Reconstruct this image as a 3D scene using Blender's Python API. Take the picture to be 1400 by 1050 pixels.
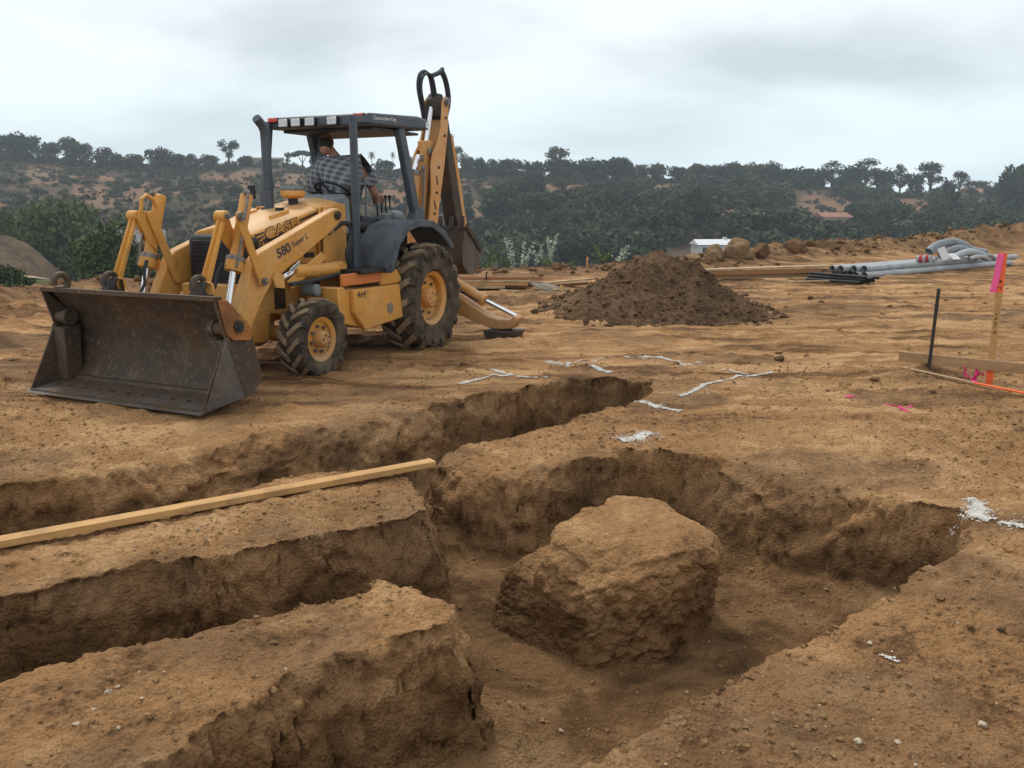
import bpy, bmesh, math, random
import numpy as np
from mathutils import Vector, Matrix
R = math.radians
random.seed(7)
scene = bpy.context.scene
COL = scene.collection
for o in list(bpy.data.objects): bpy.data.objects.remove(o, do_unlink=True)

# ------------------------------------------------------------------ camera
cam_d = bpy.data.cameras.new('camera'); cam = bpy.data.objects.new('camera', cam_d); COL.objects.link(cam)
cam.location = (0, 0, 1.73); cam.rotation_euler = (R(90) - 0.2023, 0, 0)
cam_d.sensor_width = 36; cam_d.lens = 36 * 1170 / 1400; cam_d.clip_start = .05; cam_d.clip_end = 4000
scene.camera = cam

# ------------------------------------------------------------------ exposure, sky, sun
vs = scene.view_settings
vs.view_transform = 'Standard'; vs.look = 'None'; vs.gamma = 1; vs.use_curve_mapping = False; vs.exposure = 0.43
SUN_EL, SUN_AZ = R(56), R(-25)          # azimuth measured from +Y towards +X
world = bpy.data.worlds.new('World'); scene.world = world; world.use_nodes = True
wt = world.node_tree; wn = wt.nodes; wl = wt.links; wn.clear()
def WN(t, **k):
    n = wn.new(t)
    for a, b in k.items(): setattr(n, a, b)
    return n
w_out = WN('ShaderNodeOutputWorld'); w_bg = WN('ShaderNodeBackground'); wl.new(w_bg.outputs[0], w_out.inputs[0])
w_bg.inputs[1].default_value = 0.1
w_sky = WN('ShaderNodeTexSky', sky_type='NISHITA'); w_sky.sun_disc = False
w_sky.sun_elevation = SUN_EL; w_sky.sun_rotation = SUN_AZ; w_sky.air_density = 1.0; w_sky.dust_density = 2.0
w_tc = WN('ShaderNodeTexCoord'); w_sep = WN('ShaderNodeSeparateXYZ'); wl.new(w_tc.outputs['Generated'], w_sep.inputs[0])
def wmath(op, a, b=None, clamp=False):
    n = WN('ShaderNodeMath', operation=op); n.use_clamp = clamp
    for i, q in enumerate((a, b)):
        if q is None: continue
        if isinstance(q, (int, float)): n.inputs[i].default_value = q
        else: wl.new(q, n.inputs[i])
    return n.outputs[0]
zz = wmath('ADD', wmath('MAXIMUM', w_sep.outputs[2], 0.0), 0.24)
px = wmath('DIVIDE', w_sep.outputs[0], zz); py = wmath('DIVIDE', w_sep.outputs[1], zz)
w_cmb = WN('ShaderNodeCombineXYZ'); wl.new(px, w_cmb.inputs[0]); wl.new(py, w_cmb.inputs[1])
w_map = WN('ShaderNodeMapping'); wl.new(w_cmb.outputs[0], w_map.inputs[0]); w_map.inputs['Location'].default_value = (3, 1, 0); w_map.inputs['Rotation'].default_value = (0, 0, R(-28)); w_map.inputs['Scale'].default_value = (.9, 1.1, 1)
w_n1 = WN('ShaderNodeTexNoise'); wl.new(w_map.outputs[0], w_n1.inputs['Vector'])
w_n1.inputs['Scale'].default_value = 0.95; w_n1.inputs['Detail'].default_value = 5; w_n1.inputs['Roughness'].default_value = .48
w_n1.inputs['Distortion'].default_value = .35
# cloud deck: thick and grey where the noise is high, thin and bright elsewhere; it thins towards the horizon
w_r = WN('ShaderNodeValToRGB'); wl.new(w_n1.outputs[0], w_r.inputs[0])
cr = w_r.color_ramp; cr.elements[0].position = .40; cr.elements[0].color = (8.3, 8.5, 8.55, 1)
cr.elements[1].position = .64; cr.elements[1].color = (4.2, 4.4, 4.55, 1)
e = cr.elements.new(.50); e.color = (6.9, 7.15, 7.25, 1)
w_low = WN('ShaderNodeMix', data_type='RGBA'); wl.new(w_r.outputs[0], w_low.inputs[6])
w_low.inputs[7].default_value = (6.4, 7.9, 8.6, 1)
lowf = wmath('MULTIPLY', wmath('SUBTRACT', 1.0, wmath('MULTIPLY', w_sep.outputs[2], 3.4, True), True), .75, True)
wl.new(lowf, w_low.inputs[0])
w_mix = WN('ShaderNodeMix', data_type='RGBA'); wl.new(w_sky.outputs[0], w_mix.inputs[6]); wl.new(w_low.outputs[2], w_mix.inputs[7])
w_mix.inputs[0].default_value = .93
wl.new(w_mix.outputs[2], w_bg.inputs[0])

sun_d = bpy.data.lights.new('sun', 'SUN'); sun_d.energy = 1.45; sun_d.angle = R(14); sun_d.color = (1, .95, .87)
sun = bpy.data.objects.new('sun', sun_d); COL.objects.link(sun)
sd = Vector((math.sin(SUN_AZ) * math.cos(SUN_EL), math.cos(SUN_AZ) * math.cos(SUN_EL), math.sin(SUN_EL)))
sun.rotation_euler = sd.to_track_quat('Z', 'Y').to_euler(); sun.location = (0, 0, 40)

scene.render.engine = 'CYCLES'
cy = scene.cycles
cy.use_denoising = True; cy.max_bounces = 6; cy.diffuse_bounces = 3; cy.glossy_bounces = 3; cy.volume_bounces = 0
cy.transparent_max_bounces = 4; cy.caustics_reflective = False; cy.caustics_refractive = False
try: cy.denoiser = 'OPENIMAGEDENOISE'; cy.denoising_prefilter = 'ACCURATE'
except Exception: pass

# ------------------------------------------------------------------ numeric noise
def _h(ix, iy, iz, s):
    h = (ix.astype(np.uint32) * np.uint32(374761393) + iy.astype(np.uint32) * np.uint32(668265263)
         + iz.astype(np.uint32) * np.uint32(2246822519) + np.uint32((s * 3266489917) & 0xffffffff))
    h = (h ^ (h >> np.uint32(13))) * np.uint32(1274126177); h ^= h >> np.uint32(16)
    return (h & np.uint32(0xffff)).astype(np.float32) / 32767.5 - 1
def vn(x, y, z=None, s=0):
    x = np.asarray(x, np.float32); y = np.asarray(y, np.float32)
    fx = np.floor(x); fy = np.floor(y); ix = fx.astype(np.int64); iy = fy.astype(np.int64)
    u = x - fx; v = y - fy; u = u*u*u*(u*(u*6-15)+10); v = v*v*v*(v*(v*6-15)+10)
    if z is None:
        iz = np.zeros_like(ix)
        a = _h(ix, iy, iz, s); b = _h(ix+1, iy, iz, s); c = _h(ix, iy+1, iz, s); d = _h(ix+1, iy+1, iz, s)
        return (a*(1-u)+b*u)*(1-v) + (c*(1-u)+d*u)*v
    z = np.asarray(z, np.float32); fz = np.floor(z); iz = fz.astype(np.int64); w = z - fz; w = w*w*w*(w*(w*6-15)+10)
    r = []
    for k in (0, 1):
        a = _h(ix, iy, iz+k, s); b = _h(ix+1, iy, iz+k, s); c = _h(ix, iy+1, iz+k, s); d = _h(ix+1, iy+1, iz+k, s)
        r.append((a*(1-u)+b*u)*(1-v) + (c*(1-u)+d*u)*v)
    return r[0]*(1-w) + r[1]*w
def fbm(x, y, z=None, o=4, s=0, g=.5):
    t = 0; a = 1; n = 0
    for k in range(o):
        t = t + a * vn(x * 2**k, y * 2**k, None if z is None else z * 2**k, s + k*17); n += a; a *= g
    return t / n
def worley(x, y, z, s=0):
    """distance to the nearest scattered point and to the second nearest"""
    fx = np.floor(x).astype(np.int64); fy = np.floor(y).astype(np.int64); fz = np.floor(z).astype(np.int64)
    f1 = np.full(np.shape(x), 9.0, np.float32); f2 = f1.copy()
    for i in (-1, 0, 1):
        for j in (-1, 0, 1):
            for k in (-1, 0, 1):
                ix, iy, iz = fx+i, fy+j, fz+k
                d = np.sqrt((ix+.5+.45*_h(ix, iy, iz, s)-x)**2 + (iy+.5+.45*_h(ix, iy, iz, s+1)-y)**2 + (iz+.5+.45*_h(ix, iy, iz, s+2)-z)**2)
                f2 = np.minimum(f2, np.maximum(f1, d)); f1 = np.minimum(f1, d)
    return f1, f2
def sst(a, b, x):
    t = np.clip((x - a) / (b - a), 0, 1); return t*t*(3-2*t)
def poly_sd(P, x, y):
    """distance to a closed polygon, positive inside"""
    P = np.asarray(P, float); best = np.full(x.shape, 1e9); ins = np.zeros(x.shape, bool)
    for i in range(len(P)):
        ax, ay = P[i]; bx, by = P[(i+1) % len(P)]
        dx, dy = bx-ax, by-ay; t = np.clip(((x-ax)*dx + (y-ay)*dy) / (dx*dx+dy*dy+1e-12), 0, 1)
        best = np.minimum(best, (x-ax-t*dx)**2 + (y-ay-t*dy)**2)
        c = (ay > y) != (by > y)
        ins ^= c & (x < dx * (y-ay) / (dy if dy else 1e-12) + ax)
    d = np.sqrt(best); return np.where(ins, d, -d)
def line_d(P, x, y):
    """distance to an open polyline and the position along it (segment index + fraction)"""
    P = np.asarray(P, float); best = np.full(x.shape, 1e9); pos = np.zeros(x.shape)
    for i in range(len(P)-1):
        ax, ay = P[i][:2]; bx, by = P[i+1][:2]; dx, dy = bx-ax, by-ay
        t = np.clip(((x-ax)*dx + (y-ay)*dy) / (dx*dx+dy*dy), 0, 1); d = (x-ax-t*dx)**2 + (y-ay-t*dy)**2
        m = d < best; best = np.where(m, d, best); pos = np.where(m, i+t, pos)
    return np.sqrt(best), pos

# ------------------------------------------------------------------ object helpers
def tag(o, label=None, cat=None, group=None, kind=None):
    if label: o['label'] = label
    if cat: o['category'] = cat
    if group: o['group'] = group
    if kind: o['kind'] = kind
    return o
def empty(name, loc=(0, 0, 0), rz=0, parent=None):
    o = bpy.data.objects.new(name, None); COL.objects.link(o); o.location = loc; o.rotation_euler = (0, 0, rz)
    o.empty_display_size = .2
    if parent: o.parent = parent
    return o
def np_mesh(name, V, F, mat=None, parent=None, smooth=True, link=True):
    """V (n,3), F (m,k) arrays -> object"""
    V = np.asarray(V, np.float32); F = np.asarray(F, np.int32); k = F.shape[1]
    me = bpy.data.meshes.new(name); me.vertices.add(len(V)); me.vertices.foreach_set('co', V.ravel())
    me.loops.add(F.size); me.loops.foreach_set('vertex_index', F.ravel())
    me.polygons.add(len(F)); me.polygons.foreach_set('loop_start', np.arange(0, F.size, k, dtype=np.int32))
    me.polygons.foreach_set('loop_total', np.full(len(F), k, np.int32))
    me.polygons.foreach_set('use_smooth', np.full(len(F), smooth, bool))
    me.update(calc_edges=True); me.validate()
    if mat: me.materials.append(mat)
    o = bpy.data.objects.new(name, me)
    if link: COL.objects.link(o)
    if parent: o.parent = parent
    return o
def copy_tree(o, parent=None):
    c = o.copy(); COL.objects.link(c)
    if parent: c.parent = parent
    for ch in list(o.children): copy_tree(ch, c)
    return c
def curve(P, k=6):
    V_ = [Vector(p) for p in P]; q = []
    for i in range(len(V_)-1):          # Catmull-Rom through the points
        a, b_, c_, d = V_[max(i-1, 0)], V_[i], V_[i+1], V_[min(i+2, len(V_)-1)]
        for s in range(k):
            t = s/k; q.append(.5*((2*b_) + (c_-a)*t + (2*a-5*b_+4*c_-d)*t*t + (-a+3*b_-3*c_+d)*t**3))
    return q + [V_[-1]]
class MB:
    """collects shapes, links them as one mesh object"""
    def __init__(s): s.v = []; s.f = []
    def add(s, vs, fs):
        n = len(s.v); s.v += [tuple(p) for p in vs]; s.f += [tuple(i+n for i in f) for f in fs]; return s
    def box(s, c, d, M=None):
        c = Vector(c); h = Vector(d) / 2
        vs = [Vector((x*h.x, y*h.y, z*h.z)) for z in (-1, 1) for y in (-1, 1) for x in (-1, 1)]
        if M is not None: vs = [M @ p for p in vs]
        return s.add([c+p for p in vs], [(0,2,3,1),(4,5,7,6),(0,1,5,4),(2,6,7,3),(0,4,6,2),(1,3,7,5)])
    def beam(s, a, b, w, h, up=(0, 0, 1), w2=None, h2=None):
        a = Vector(a); b = Vector(b); d = (b-a).normalized(); u = Vector(up)
        sx = d.cross(u); sx = sx.normalized() if sx.length > 1e-5 else Vector((0, 1, 0)); uu = sx.cross(d)
        w2 = w if w2 is None else w2; h2 = h if h2 is None else h2
        vs = [a-sx*w/2-uu*h/2, a+sx*w/2-uu*h/2, a+sx*w/2+uu*h/2, a-sx*w/2+uu*h/2,
              b-sx*w2/2-uu*h2/2, b+sx*w2/2-uu*h2/2, b+sx*w2/2+uu*h2/2, b-sx*w2/2+uu*h2/2]
        return s.add(vs, [(0,1,2,3)[::-1],(4,5,6,7)[::-1][::-1],(0,4,5,1)[::-1],(1,5,6,2)[::-1],(2,6,7,3)[::-1],(3,7,4,0)[::-1]])
    def prism(s, P, a, b, axis='y'):
        """polygon given in (x,z) [axis y], (y,z) [axis x] or (x,y) [axis z], pushed from a to b"""
        def pt(p, t): return {'y': (p[0], t, p[1]), 'x': (t, p[0], p[1]), 'z': (p[0], p[1], t)}[axis]
        n = len(P); vs = [pt(p, a) for p in P] + [pt(p, b) for p in P]
        return s.add(vs, [tuple(range(n)), tuple(range(2*n-1, n-1, -1))] + [(i, i+n, (i+1) % n + n, (i+1) % n) for i in range(n)])
    def loft(s, rings, closed=True, caps=True):
        n = len(rings[0]); vs = [p for r in rings for p in r]; fs = []
        for k in range(len(rings)-1):
            for i in range(n if closed else n-1):
                j = (i+1) % n; fs.append((k*n+i, k*n+j, (k+1)*n+j, (k+1)*n+i))
        if caps: fs += [tuple(range(n))[::-1], tuple(range((len(rings)-1)*n, len(rings)*n))]
        return s.add(vs, fs)
    def tube(s, pts, r, n=8, caps=True):
        pts = [Vector(p) for p in pts]; rr = r if isinstance(r, (list, tuple)) else [r]*len(pts)
        rings = []; u = None
        for i, p in enumerate(pts):
            t = (pts[min(i+1, len(pts)-1)] - pts[max(i-1, 0)])
            t = t.normalized() if t.length > 1e-9 else Vector((0, 0, 1))
            if u is None: u = t.orthogonal().normalized()
            else:
                u = u - t*u.dot(t); u = u.normalized() if u.length > 1e-6 else t.orthogonal().normalized()
            w = t.cross(u)
            rings.append([p + (u*math.cos(2*math.pi*k/n) + w*math.sin(2*math.pi*k/n)) * rr[i] for k in range(n)])
        return s.loft(rings, True, caps)
    def cyl(s, a, b, r, r2=None, n=16):
        return s.tube([a, b], [r, r if r2 is None else r2], n)
    def lathe(s, prof, o=(0, 0, 0), axis=(0, 1, 0), n=40, closed=True):
        """prof: (radius, height) pairs, a closed loop when closed"""
        o = Vector(o); ax = Vector(axis).normalized(); u = ax.orthogonal().normalized(); w = ax.cross(u); m = len(prof)
        vs = [o + ax*h + (u*math.cos(2*math.pi*k/n) + w*math.sin(2*math.pi*k/n))*r for k in range(n) for r, h in prof]
        fs = []
        for k in range(n):
            for i in range(m if closed else m-1):
                j = (i+1) % m; k2 = (k+1) % n; fs.append((k*m+i, k*m+j, k2*m+j, k2*m+i))
        return s.add(vs, fs)
    def ball(s, c, r, n=10, m=7):
        c = Vector(c); r = Vector(r) if not isinstance(r, (int, float)) else Vector((r, r, r)); rings = []
        for j in range(1, m):
            t = math.pi*j/m
            rings.append([c + Vector((r.x*math.sin(t)*math.cos(2*math.pi*k/n), r.y*math.sin(t)*math.sin(2*math.pi*k/n), r.z*math.cos(t))) for k in range(n)])
        return s.loft(rings, True, True)
    def build(s, name, mat, parent=None, bevel=0, ang=38, seg=1, label=None):
        me = bpy.data.meshes.new(name); me.from_pydata([tuple(p) for p in s.v], [], s.f); me.validate(); me.update()
        bm = bmesh.new(); bm.from_mesh(me); bmesh.ops.recalc_face_normals(bm, faces=bm.faces); bm.to_mesh(me); bm.free()
        if mat: me.materials.append(mat)
        me.polygons.foreach_set('use_smooth', [True]*len(me.polygons)); me.set_sharp_from_angle(angle=R(ang))
        o = bpy.data.objects.new(name, me); COL.objects.link(o)
        if parent: o.parent = parent
        if bevel:
            b = o.modifiers.new('bevel', 'BEVEL'); b.width = bevel; b.segments = seg; b.limit_method = 'ANGLE'; b.angle_limit = R(40)
        if label: o['label'] = label
        return o

# ------------------------------------------------------------------ material helpers
class NT:
    def __init__(s, name):
        s.m = bpy.data.materials.new(name); s.m.use_nodes = True; s.t = s.m.node_tree; s.n = s.t.nodes; s.l = s.t.links
        s.b = s.n['Principled BSDF']; s.b.inputs['Specular IOR Level'].default_value = .3
        s.tc = s.n.new('ShaderNodeTexCoord')
    def new(s, t, **k):
        q = s.n.new(t)
        for a, b in k.items(): setattr(q, a, b)
        return q
    def put(s, sock, v):
        if hasattr(v, 'is_output'): s.l.new(v, sock)
        elif isinstance(v, (tuple, list)) and len(v) == 3 and sock.type == 'RGBA': sock.default_value = (*v, 1)
        else: sock.default_value = v
    def map(s, scale=(1, 1, 1), rot=(0, 0, 0), src='Object'):
        q = s.new('ShaderNodeMapping'); s.l.new(s.tc.outputs[src], q.inputs[0]); q.inputs['Scale'].default_value = scale
        q.inputs['Rotation'].default_value = rot; return q.outputs[0]
    def noise(s, scale, detail=4, rough=.55, vec=None, dist=0):
        q = s.new('ShaderNodeTexNoise'); s.l.new(vec or s.tc.outputs['Object'], q.inputs['Vector'])
        q.inputs['Scale'].default_value = scale; q.inputs['Detail'].default_value = detail; q.inputs['Roughness'].default_value = rough
        q.inputs['Distortion'].default_value = dist; return q.outputs[0]
    def voro(s, scale, vec=None, feature='F1', out=0):
        q = s.new('ShaderNodeTexVoronoi', feature=feature); s.l.new(vec or s.tc.outputs['Object'], q.inputs['Vector'])
        q.inputs['Scale'].default_value = scale; return q.outputs[out]
    def rng(s, v, a, b, c=0, d=1):
        q = s.new('ShaderNodeMapRange'); s.put(q.inputs[0], v); q.interpolation_type = 'SMOOTHSTEP'
        for i, x in zip((1, 2, 3, 4), (a, b, c, d)): q.inputs[i].default_value = x
        return q.outputs[0]
    def mix(s, f, a, b, mode='MIX'):
        q = s.new('ShaderNodeMix', data_type='RGBA', blend_type=mode); s.put(q.inputs[0], f); s.put(q.inputs[6], a); s.put(q.inputs[7], b); return q.outputs[2]
    def math(s, op, a, b=0.0, clamp=False):
        q = s.new('ShaderNodeMath', operation=op); q.use_clamp = clamp; s.put(q.inputs[0], a); s.put(q.inputs[1], b); return q.outputs[0]
    def bump(s, h, strength=.3, dist=.02, prev=None):
        q = s.new('ShaderNodeBump'); s.put(q.inputs['Height'], h); q.inputs['Strength'].default_value = strength; q.inputs['Distance'].default_value = dist
        if prev: s.l.new(prev, q.inputs['Normal'])
        return q.outputs[0]
    def done(s, col, rough=.9, normal=None, metal=0, spec=None):
        s.put(s.b.inputs['Base Color'], col); s.put(s.b.inputs['Roughness'], rough); s.b.inputs['Metallic'].default_value = metal
        if normal: s.l.new(normal, s.b.inputs['Normal'])
        if spec is not None: s.b.inputs['Specular IOR Level'].default_value = spec
        return s.m
def plain(name, col, rough=.6, metal=0, var=.18, scale=6, spec=.3):
    t = NT(name); n = t.noise(scale, 5); d = tuple(c*(1-var) for c in col); l = tuple(min(1, c*(1+var)) for c in col)
    return t.done(t.mix(t.rng(n, .3, .7), d, l), rough, None, metal, spec)
# ------------------------------------------------------------------ soil
def soil_material(name, dry=(.66, .395, .195), mid=(.44, .240, .107), dark=(.165, .086, .038), streak=True):
    t = NT(name)
    sep = t.new('ShaderNodeSeparateXYZ'); t.l.new(t.tc.outputs['Object'], sep.inputs[0])
    big = t.noise(.55, 5, .6); medn = t.noise(2.6, 6, .62, dist=.6); fine = t.noise(22, 6, .7); grit = t.noise(95, 3, .7)
    st = t.noise(1.0, 6, .62, t.map((.55, 3.4, 1), (0, 0, R(4)))) if streak else medn
    far = t.rng(sep.outputs[1], 5.5, 9.0) if streak else .0
    a = t.math('ADD', t.math('MULTIPLY', big, .42), t.math('MULTIPLY', medn, .34)); a = t.math('ADD', a, t.math('MULTIPLY', fine, .24))
    b = t.math('ADD', t.math('MULTIPLY', st, .60), t.math('ADD', t.math('MULTIPLY', big, .28), t.math('MULTIPLY', fine, .12)))
    b = t.math('ADD', t.math('MULTIPLY', t.math('SUBTRACT', b, .5), 1.35), .5)
    mx = t.new('ShaderNodeMix', data_type='FLOAT'); t.put(mx.inputs[0], far); t.put(mx.inputs[2], a); t.put(mx.inputs[3], b)
    v = mx.outputs[0]
    c = t.mix(t.rng(v, .385, .49), dark, mid); c = t.mix(t.rng(v, .49, .595), c, dry)
    sp_a = t.new('ShaderNodeAttribute'); sp_a.attribute_name = 'spoil'; sv = t.mix(t.rng(medn, .36, .64), (.125, .070, .036), (.265, .158, .084))
    if streak: c = t.mix(sp_a.outputs['Fac'], c, sv)
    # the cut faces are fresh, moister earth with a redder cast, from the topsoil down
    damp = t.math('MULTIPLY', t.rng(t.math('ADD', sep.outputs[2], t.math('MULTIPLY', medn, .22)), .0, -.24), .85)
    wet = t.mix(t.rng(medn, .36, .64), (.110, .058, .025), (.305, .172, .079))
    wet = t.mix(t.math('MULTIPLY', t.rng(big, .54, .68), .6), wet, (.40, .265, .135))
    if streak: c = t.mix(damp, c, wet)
    packd = t.new('ShaderNodeAttribute'); packd.attribute_name = 'packed'
    c = t.mix(t.math('MULTIPLY', packd.outputs['Fac'], .85), c, dry)
    gm = t.rng(medn, .40, .60, .08, .42); c = t.mix(t.math('MULTIPLY', t.rng(grit, .60, .78), gm), c, (.62, .44, .26))
    c = t.mix(t.math('MULTIPLY', t.rng(grit, .42, .24), gm), c, (.10, .058, .028))
    vo = t.voro(55); vo2 = t.voro(17)
    h = t.math('ADD', t.math('MULTIPLY', fine, 1.0), t.math('MULTIPLY', vo, -.5)); h = t.math('ADD', h, t.math('MULTIPLY', grit, .35))
    h = t.math('ADD', h, t.math('MULTIPLY', vo2, -.6))
    nb = t.bump(h, .95, .045); nb = t.bump(t.math('ADD', t.voro(140), t.math('MULTIPLY', t.noise(260, 2), .6)), .35, .007, nb)
    return t.done(c, .95, nb, 0, .12)
M = {}
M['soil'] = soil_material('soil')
M['pile'] = soil_material('pile_soil', (.265, .165, .095), (.175, .106, .060), (.098, .058, .032), False)
M['berm'] = soil_material('berm_soil', (.30, .178, .094), (.20, .115, .058), (.115, .066, .033), False)
M['boulder'] = soil_material('boulder_earth', (.52, .36, .21), (.37, .24, .135), (.2, .125, .07), False)

# ------------------------------------------------------------------ lay of the land
TRENCH = [(-7,2.4),(-5,3.95),(-3.3,5.27),(-2.74,5.62),(-2.28,6.14),(-1.74,6.56),(-1.12,7.05),(-.53,7.58),(-.02,7.98),(.5,8.45),(1.02,8.72),
          (1.36,8.36),(1.18,7.76),(.93,7.34),(.38,6.66),(-.11,6.34),(-.46,5.92),(-.45,5.7),(-.30,5.54),(.0,5.54),(.3,5.66),(.74,5.86),(.80,6.08),
          (.95,6.0),(1.2,5.93),(1.54,5.80),(1.94,5.50),(2.24,5.10),(2.43,4.82),(2.66,4.70),(2.60,4.45),(2.15,4.04),(1.85,3.82),(1.65,3.59),
          (1.29,3.31),(.83,2.97),(.5,2.66),(.23,2.44),(-.6,1.75),(-3,-.1),(-5.3,-1.9)]
ISLE_A = [(-8,-1.6),(-3.5,1.72),(-1.93,2.94),(-1.75,3.10),(-1.38,3.31),(-.98,3.53),(-.70,3.70),(-.64,3.88),(-.54,3.91),(-.36,3.76),(-.22,3.52),(-.24,3.36),
          (-.43,3.24),(-.72,3.02),(-.98,2.70),(-1.12,2.42),(-1.8,1.85),(-4,.15),(-8,-2.9)]
ISLE_B = [(-8,.15),(-4,3.1),(-2.9,4.02),(-2.45,4.42),(-2.15,4.74),(-1.74,5.0),(-1.70,5.16),(-1.34,5.5),(-.88,5.52),(-.62,5.27),(-.46,4.97),(-.44,4.78),
          (-.6,4.62),(-.81,4.46),(-1.49,4.08),(-2.0,3.84),(-2.36,3.6),(-4,2.4),(-8,-.7)]
BERM = [(-22,7,.2),(-16,10.5,.2),(-11,14.0,.2),(-8,17,.18),(-5,20,.12),(-1.1,22.6,.12),(2.5,23.8,.18),(5,26,.24),(6.6,27.2,.34),(9,29,.46),(12.6,31,.60),(16,34,.62),(20,37,.85),(25,40,1.0),(34,44,1.0),(50,46,1.0)]
PAD = [p[:2] for p in BERM] + [(60, -20), (-40, -20)]
FLOOR = .58
def void_d(x, y):
    """how far inside the excavation (negative on solid ground)"""
    wx = x + .06*vn(x*2.4, y*2.4, None, 3) + .020*vn(x*8, y*8, None, 4) + .006*vn(x*23, y*23, None, 5)
    wy = y + .06*vn(x*2.4, y*2.4, None, 6) + .020*vn(x*8, y*8, None, 7) + .006*vn(x*23, y*23, None, 8)
    d = poly_sd(TRENCH, wx, wy)
    return np.minimum(d, np.minimum(-poly_sd(ISLE_A, wx, wy), -poly_sd(ISLE_B, wx, wy)))
RIDGE_A = [-.9, -.58, -.415, -.29, -.207, -.05, .0415, .166, .25, .417, .50, .585, .9]
RIDGE_Z = [26, 25.5, 22.2, 22.2, 20.3, 20.8, 16.9, 14.5, 14.4, 9.4, 7.3, 5.2, 4.5]
def far_h(x, y):
    yy = np.maximum(y, 1.0); a = x / np.maximum(yy, 25)
    zr = np.interp(a, RIDGE_A, RIDGE_Z)
    r = np.sqrt(x*x*.35 + y*y); rr = 420 * np.sqrt(1 + .35*np.clip(a, -1, 1)**2)
    t = (r - 175) / (rr - 175)
    z = -12.5 + (zr + 12.5) * np.clip(t, 0, 1)**.92
    z = z - 14 * sst(1.0, 1.9, t)
    env = sst(.05, .3, t) * (1 - .75*sst(.8, 1.0, t))
    z = z + env * (3.2*fbm(x*.018, y*.018, None, 4, 41) + 3.0*(np.abs(vn(x*.03, y*.012, None, 43)) - .4))
    # the lower bench to the left: a green strip, then a ploughed brown slope that ends at a track
    m = sst(-.455, -.585, a + .02*vn(y*.08, x*.03)) * sst(150, 112, y)
    zk = np.where(y < 74, -4.0 - .02*(74-y), -4.0 + (y-74) * .068); zk = np.where(y > 110, -1.55 - (y-110)*.22, zk)
    m2 = sst(-.33, -.45, a) * sst(86, 70, y)
    z = np.maximum(z, -12.5)
    z = z*(1-m2) + np.minimum(-4.3 + .3*vn(x*.1, y*.1), 99)*m2 if True else z
    z = z*(1-m) + zk*m
    return z
def track_relief(x, y, mask=False):
    """ruts of the machine's tyres across the pad"""
    z = np.zeros(x.shape); mk = np.zeros(x.shape)
    T = [(-2, 10.9, 14, 11.6, .24), (-1, 11.5, 16, 12.3, .24), (2, 9.9, 16, 11.1, .24), (-3, 12.5, 18, 14.2, .3), (5, 12.6, 22, 17.2, .3), (3, 15.5, 24, 19.5, .3),
         (-9, 6.9, -2.9, 7.3, .3), (-10, 8.6, -3, 8.0, .3), (2.0, 8.0, 9, 8.9, .24), (4.4, 10.2, 18, 13.0, .24), (-1, 13.8, 14, 15.6, .3), (5, 17.6, 24, 21.8, .3), (2.3, 6.6, 9, 7.0, .22), (-3.5, 9.3, 4, 9.6, .26)]
    for i, (ax, ay, bx, by, w) in enumerate(T):
        L = math.hypot(bx-ax, by-ay); ux, uy = (bx-ax)/L, (by-ay)/L
        s = (x-ax)*ux + (y-ay)*uy; q = -(x-ax)*uy + (y-ay)*ux + .18*np.sin(s*.5 + i*2)
        m = sst(w*1.15, w*.85, np.abs(q)) * sst(0, .8, s) * sst(L, L-.8, s)
        lug = np.clip(np.sin((s + np.abs(q)*.9) * 2*math.pi/.44 + i) * 2.2, -1, 1)
        ridge = np.exp(-((np.abs(q)-w*1.2)/.07)**2) * sst(0, .8, s) * sst(L, L-.8, s)
        br = .55 + .45*vn(x*1.1, y*1.1, None, 60+i)
        z = z + br * (m * (-.034 + .026*lug) + ridge*.034); mk = np.maximum(mk, br*m*(.35 + .65*(lug < 0)))
    return np.clip(mk, 0, 1) if mask else z
def pad_h(x, y):
    z = .035*fbm(x*.7, y*.7, None, 3, 11) + .020*fbm(x*2.5, y*2.5, None, 4, 12, .6)
    fa = sst(5.5, 9, y)
    z = z + fa * (.052*fbm(x*.45 + y*.05, y*2.4, None, 5, 14, .55) + .012*fbm(x*5, y*9, None, 3, 22, .6)) * (1 - .65*np.exp(-(((x-1.2)/2.2)**2 + ((y-8.9)/1.5)**2)))
    lb = sst(-5.5, -7.5, x)*sst(10.5, 12.5, y); z = z + lb*(.10 + .14*fbm(x*1.4, y*1.4, None, 4, 23, .6) + .12*np.clip(fbm(x*3.5, y*3.5, None, 3, 24), 0, 1))
    z = z + (1-fa*.6) * .012*fbm(x*14, y*14, None, 3, 15, .6)
    z = z + (1-fa) * (.007*vn(x*33, y*33, None, 16) + .006*fbm(x*20, y*20, None, 2, 17))
    cl = np.clip(fbm(x*5.5, y*5.5, None, 3, 18) - .12, 0, 1); z = z + .05*cl
    z = z + track_relief(x, y)
    # loose spoil beside the far end of the trench and round the foot of the heap
    z = z + .07*np.exp(-(((x-2.5)/.75)**2 + ((y-9.75)/.3)**2)) * (1 + .8*fbm(x*6, y*6, None, 3, 19))
    z = z + .10*np.exp(-(((x-.1)/1.3)**2 + ((y-15.8)/.5)**2)) * (1 + 1.0*fbm(x*5, y*5, None, 3, 20))
    z = z + .07*np.exp(-(((x-4.45)/.5)**2 + ((y-8.6)/.3)**2)) * (1 + 1.0*fbm(x*9, y*9, None, 3, 21))
    return z
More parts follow.
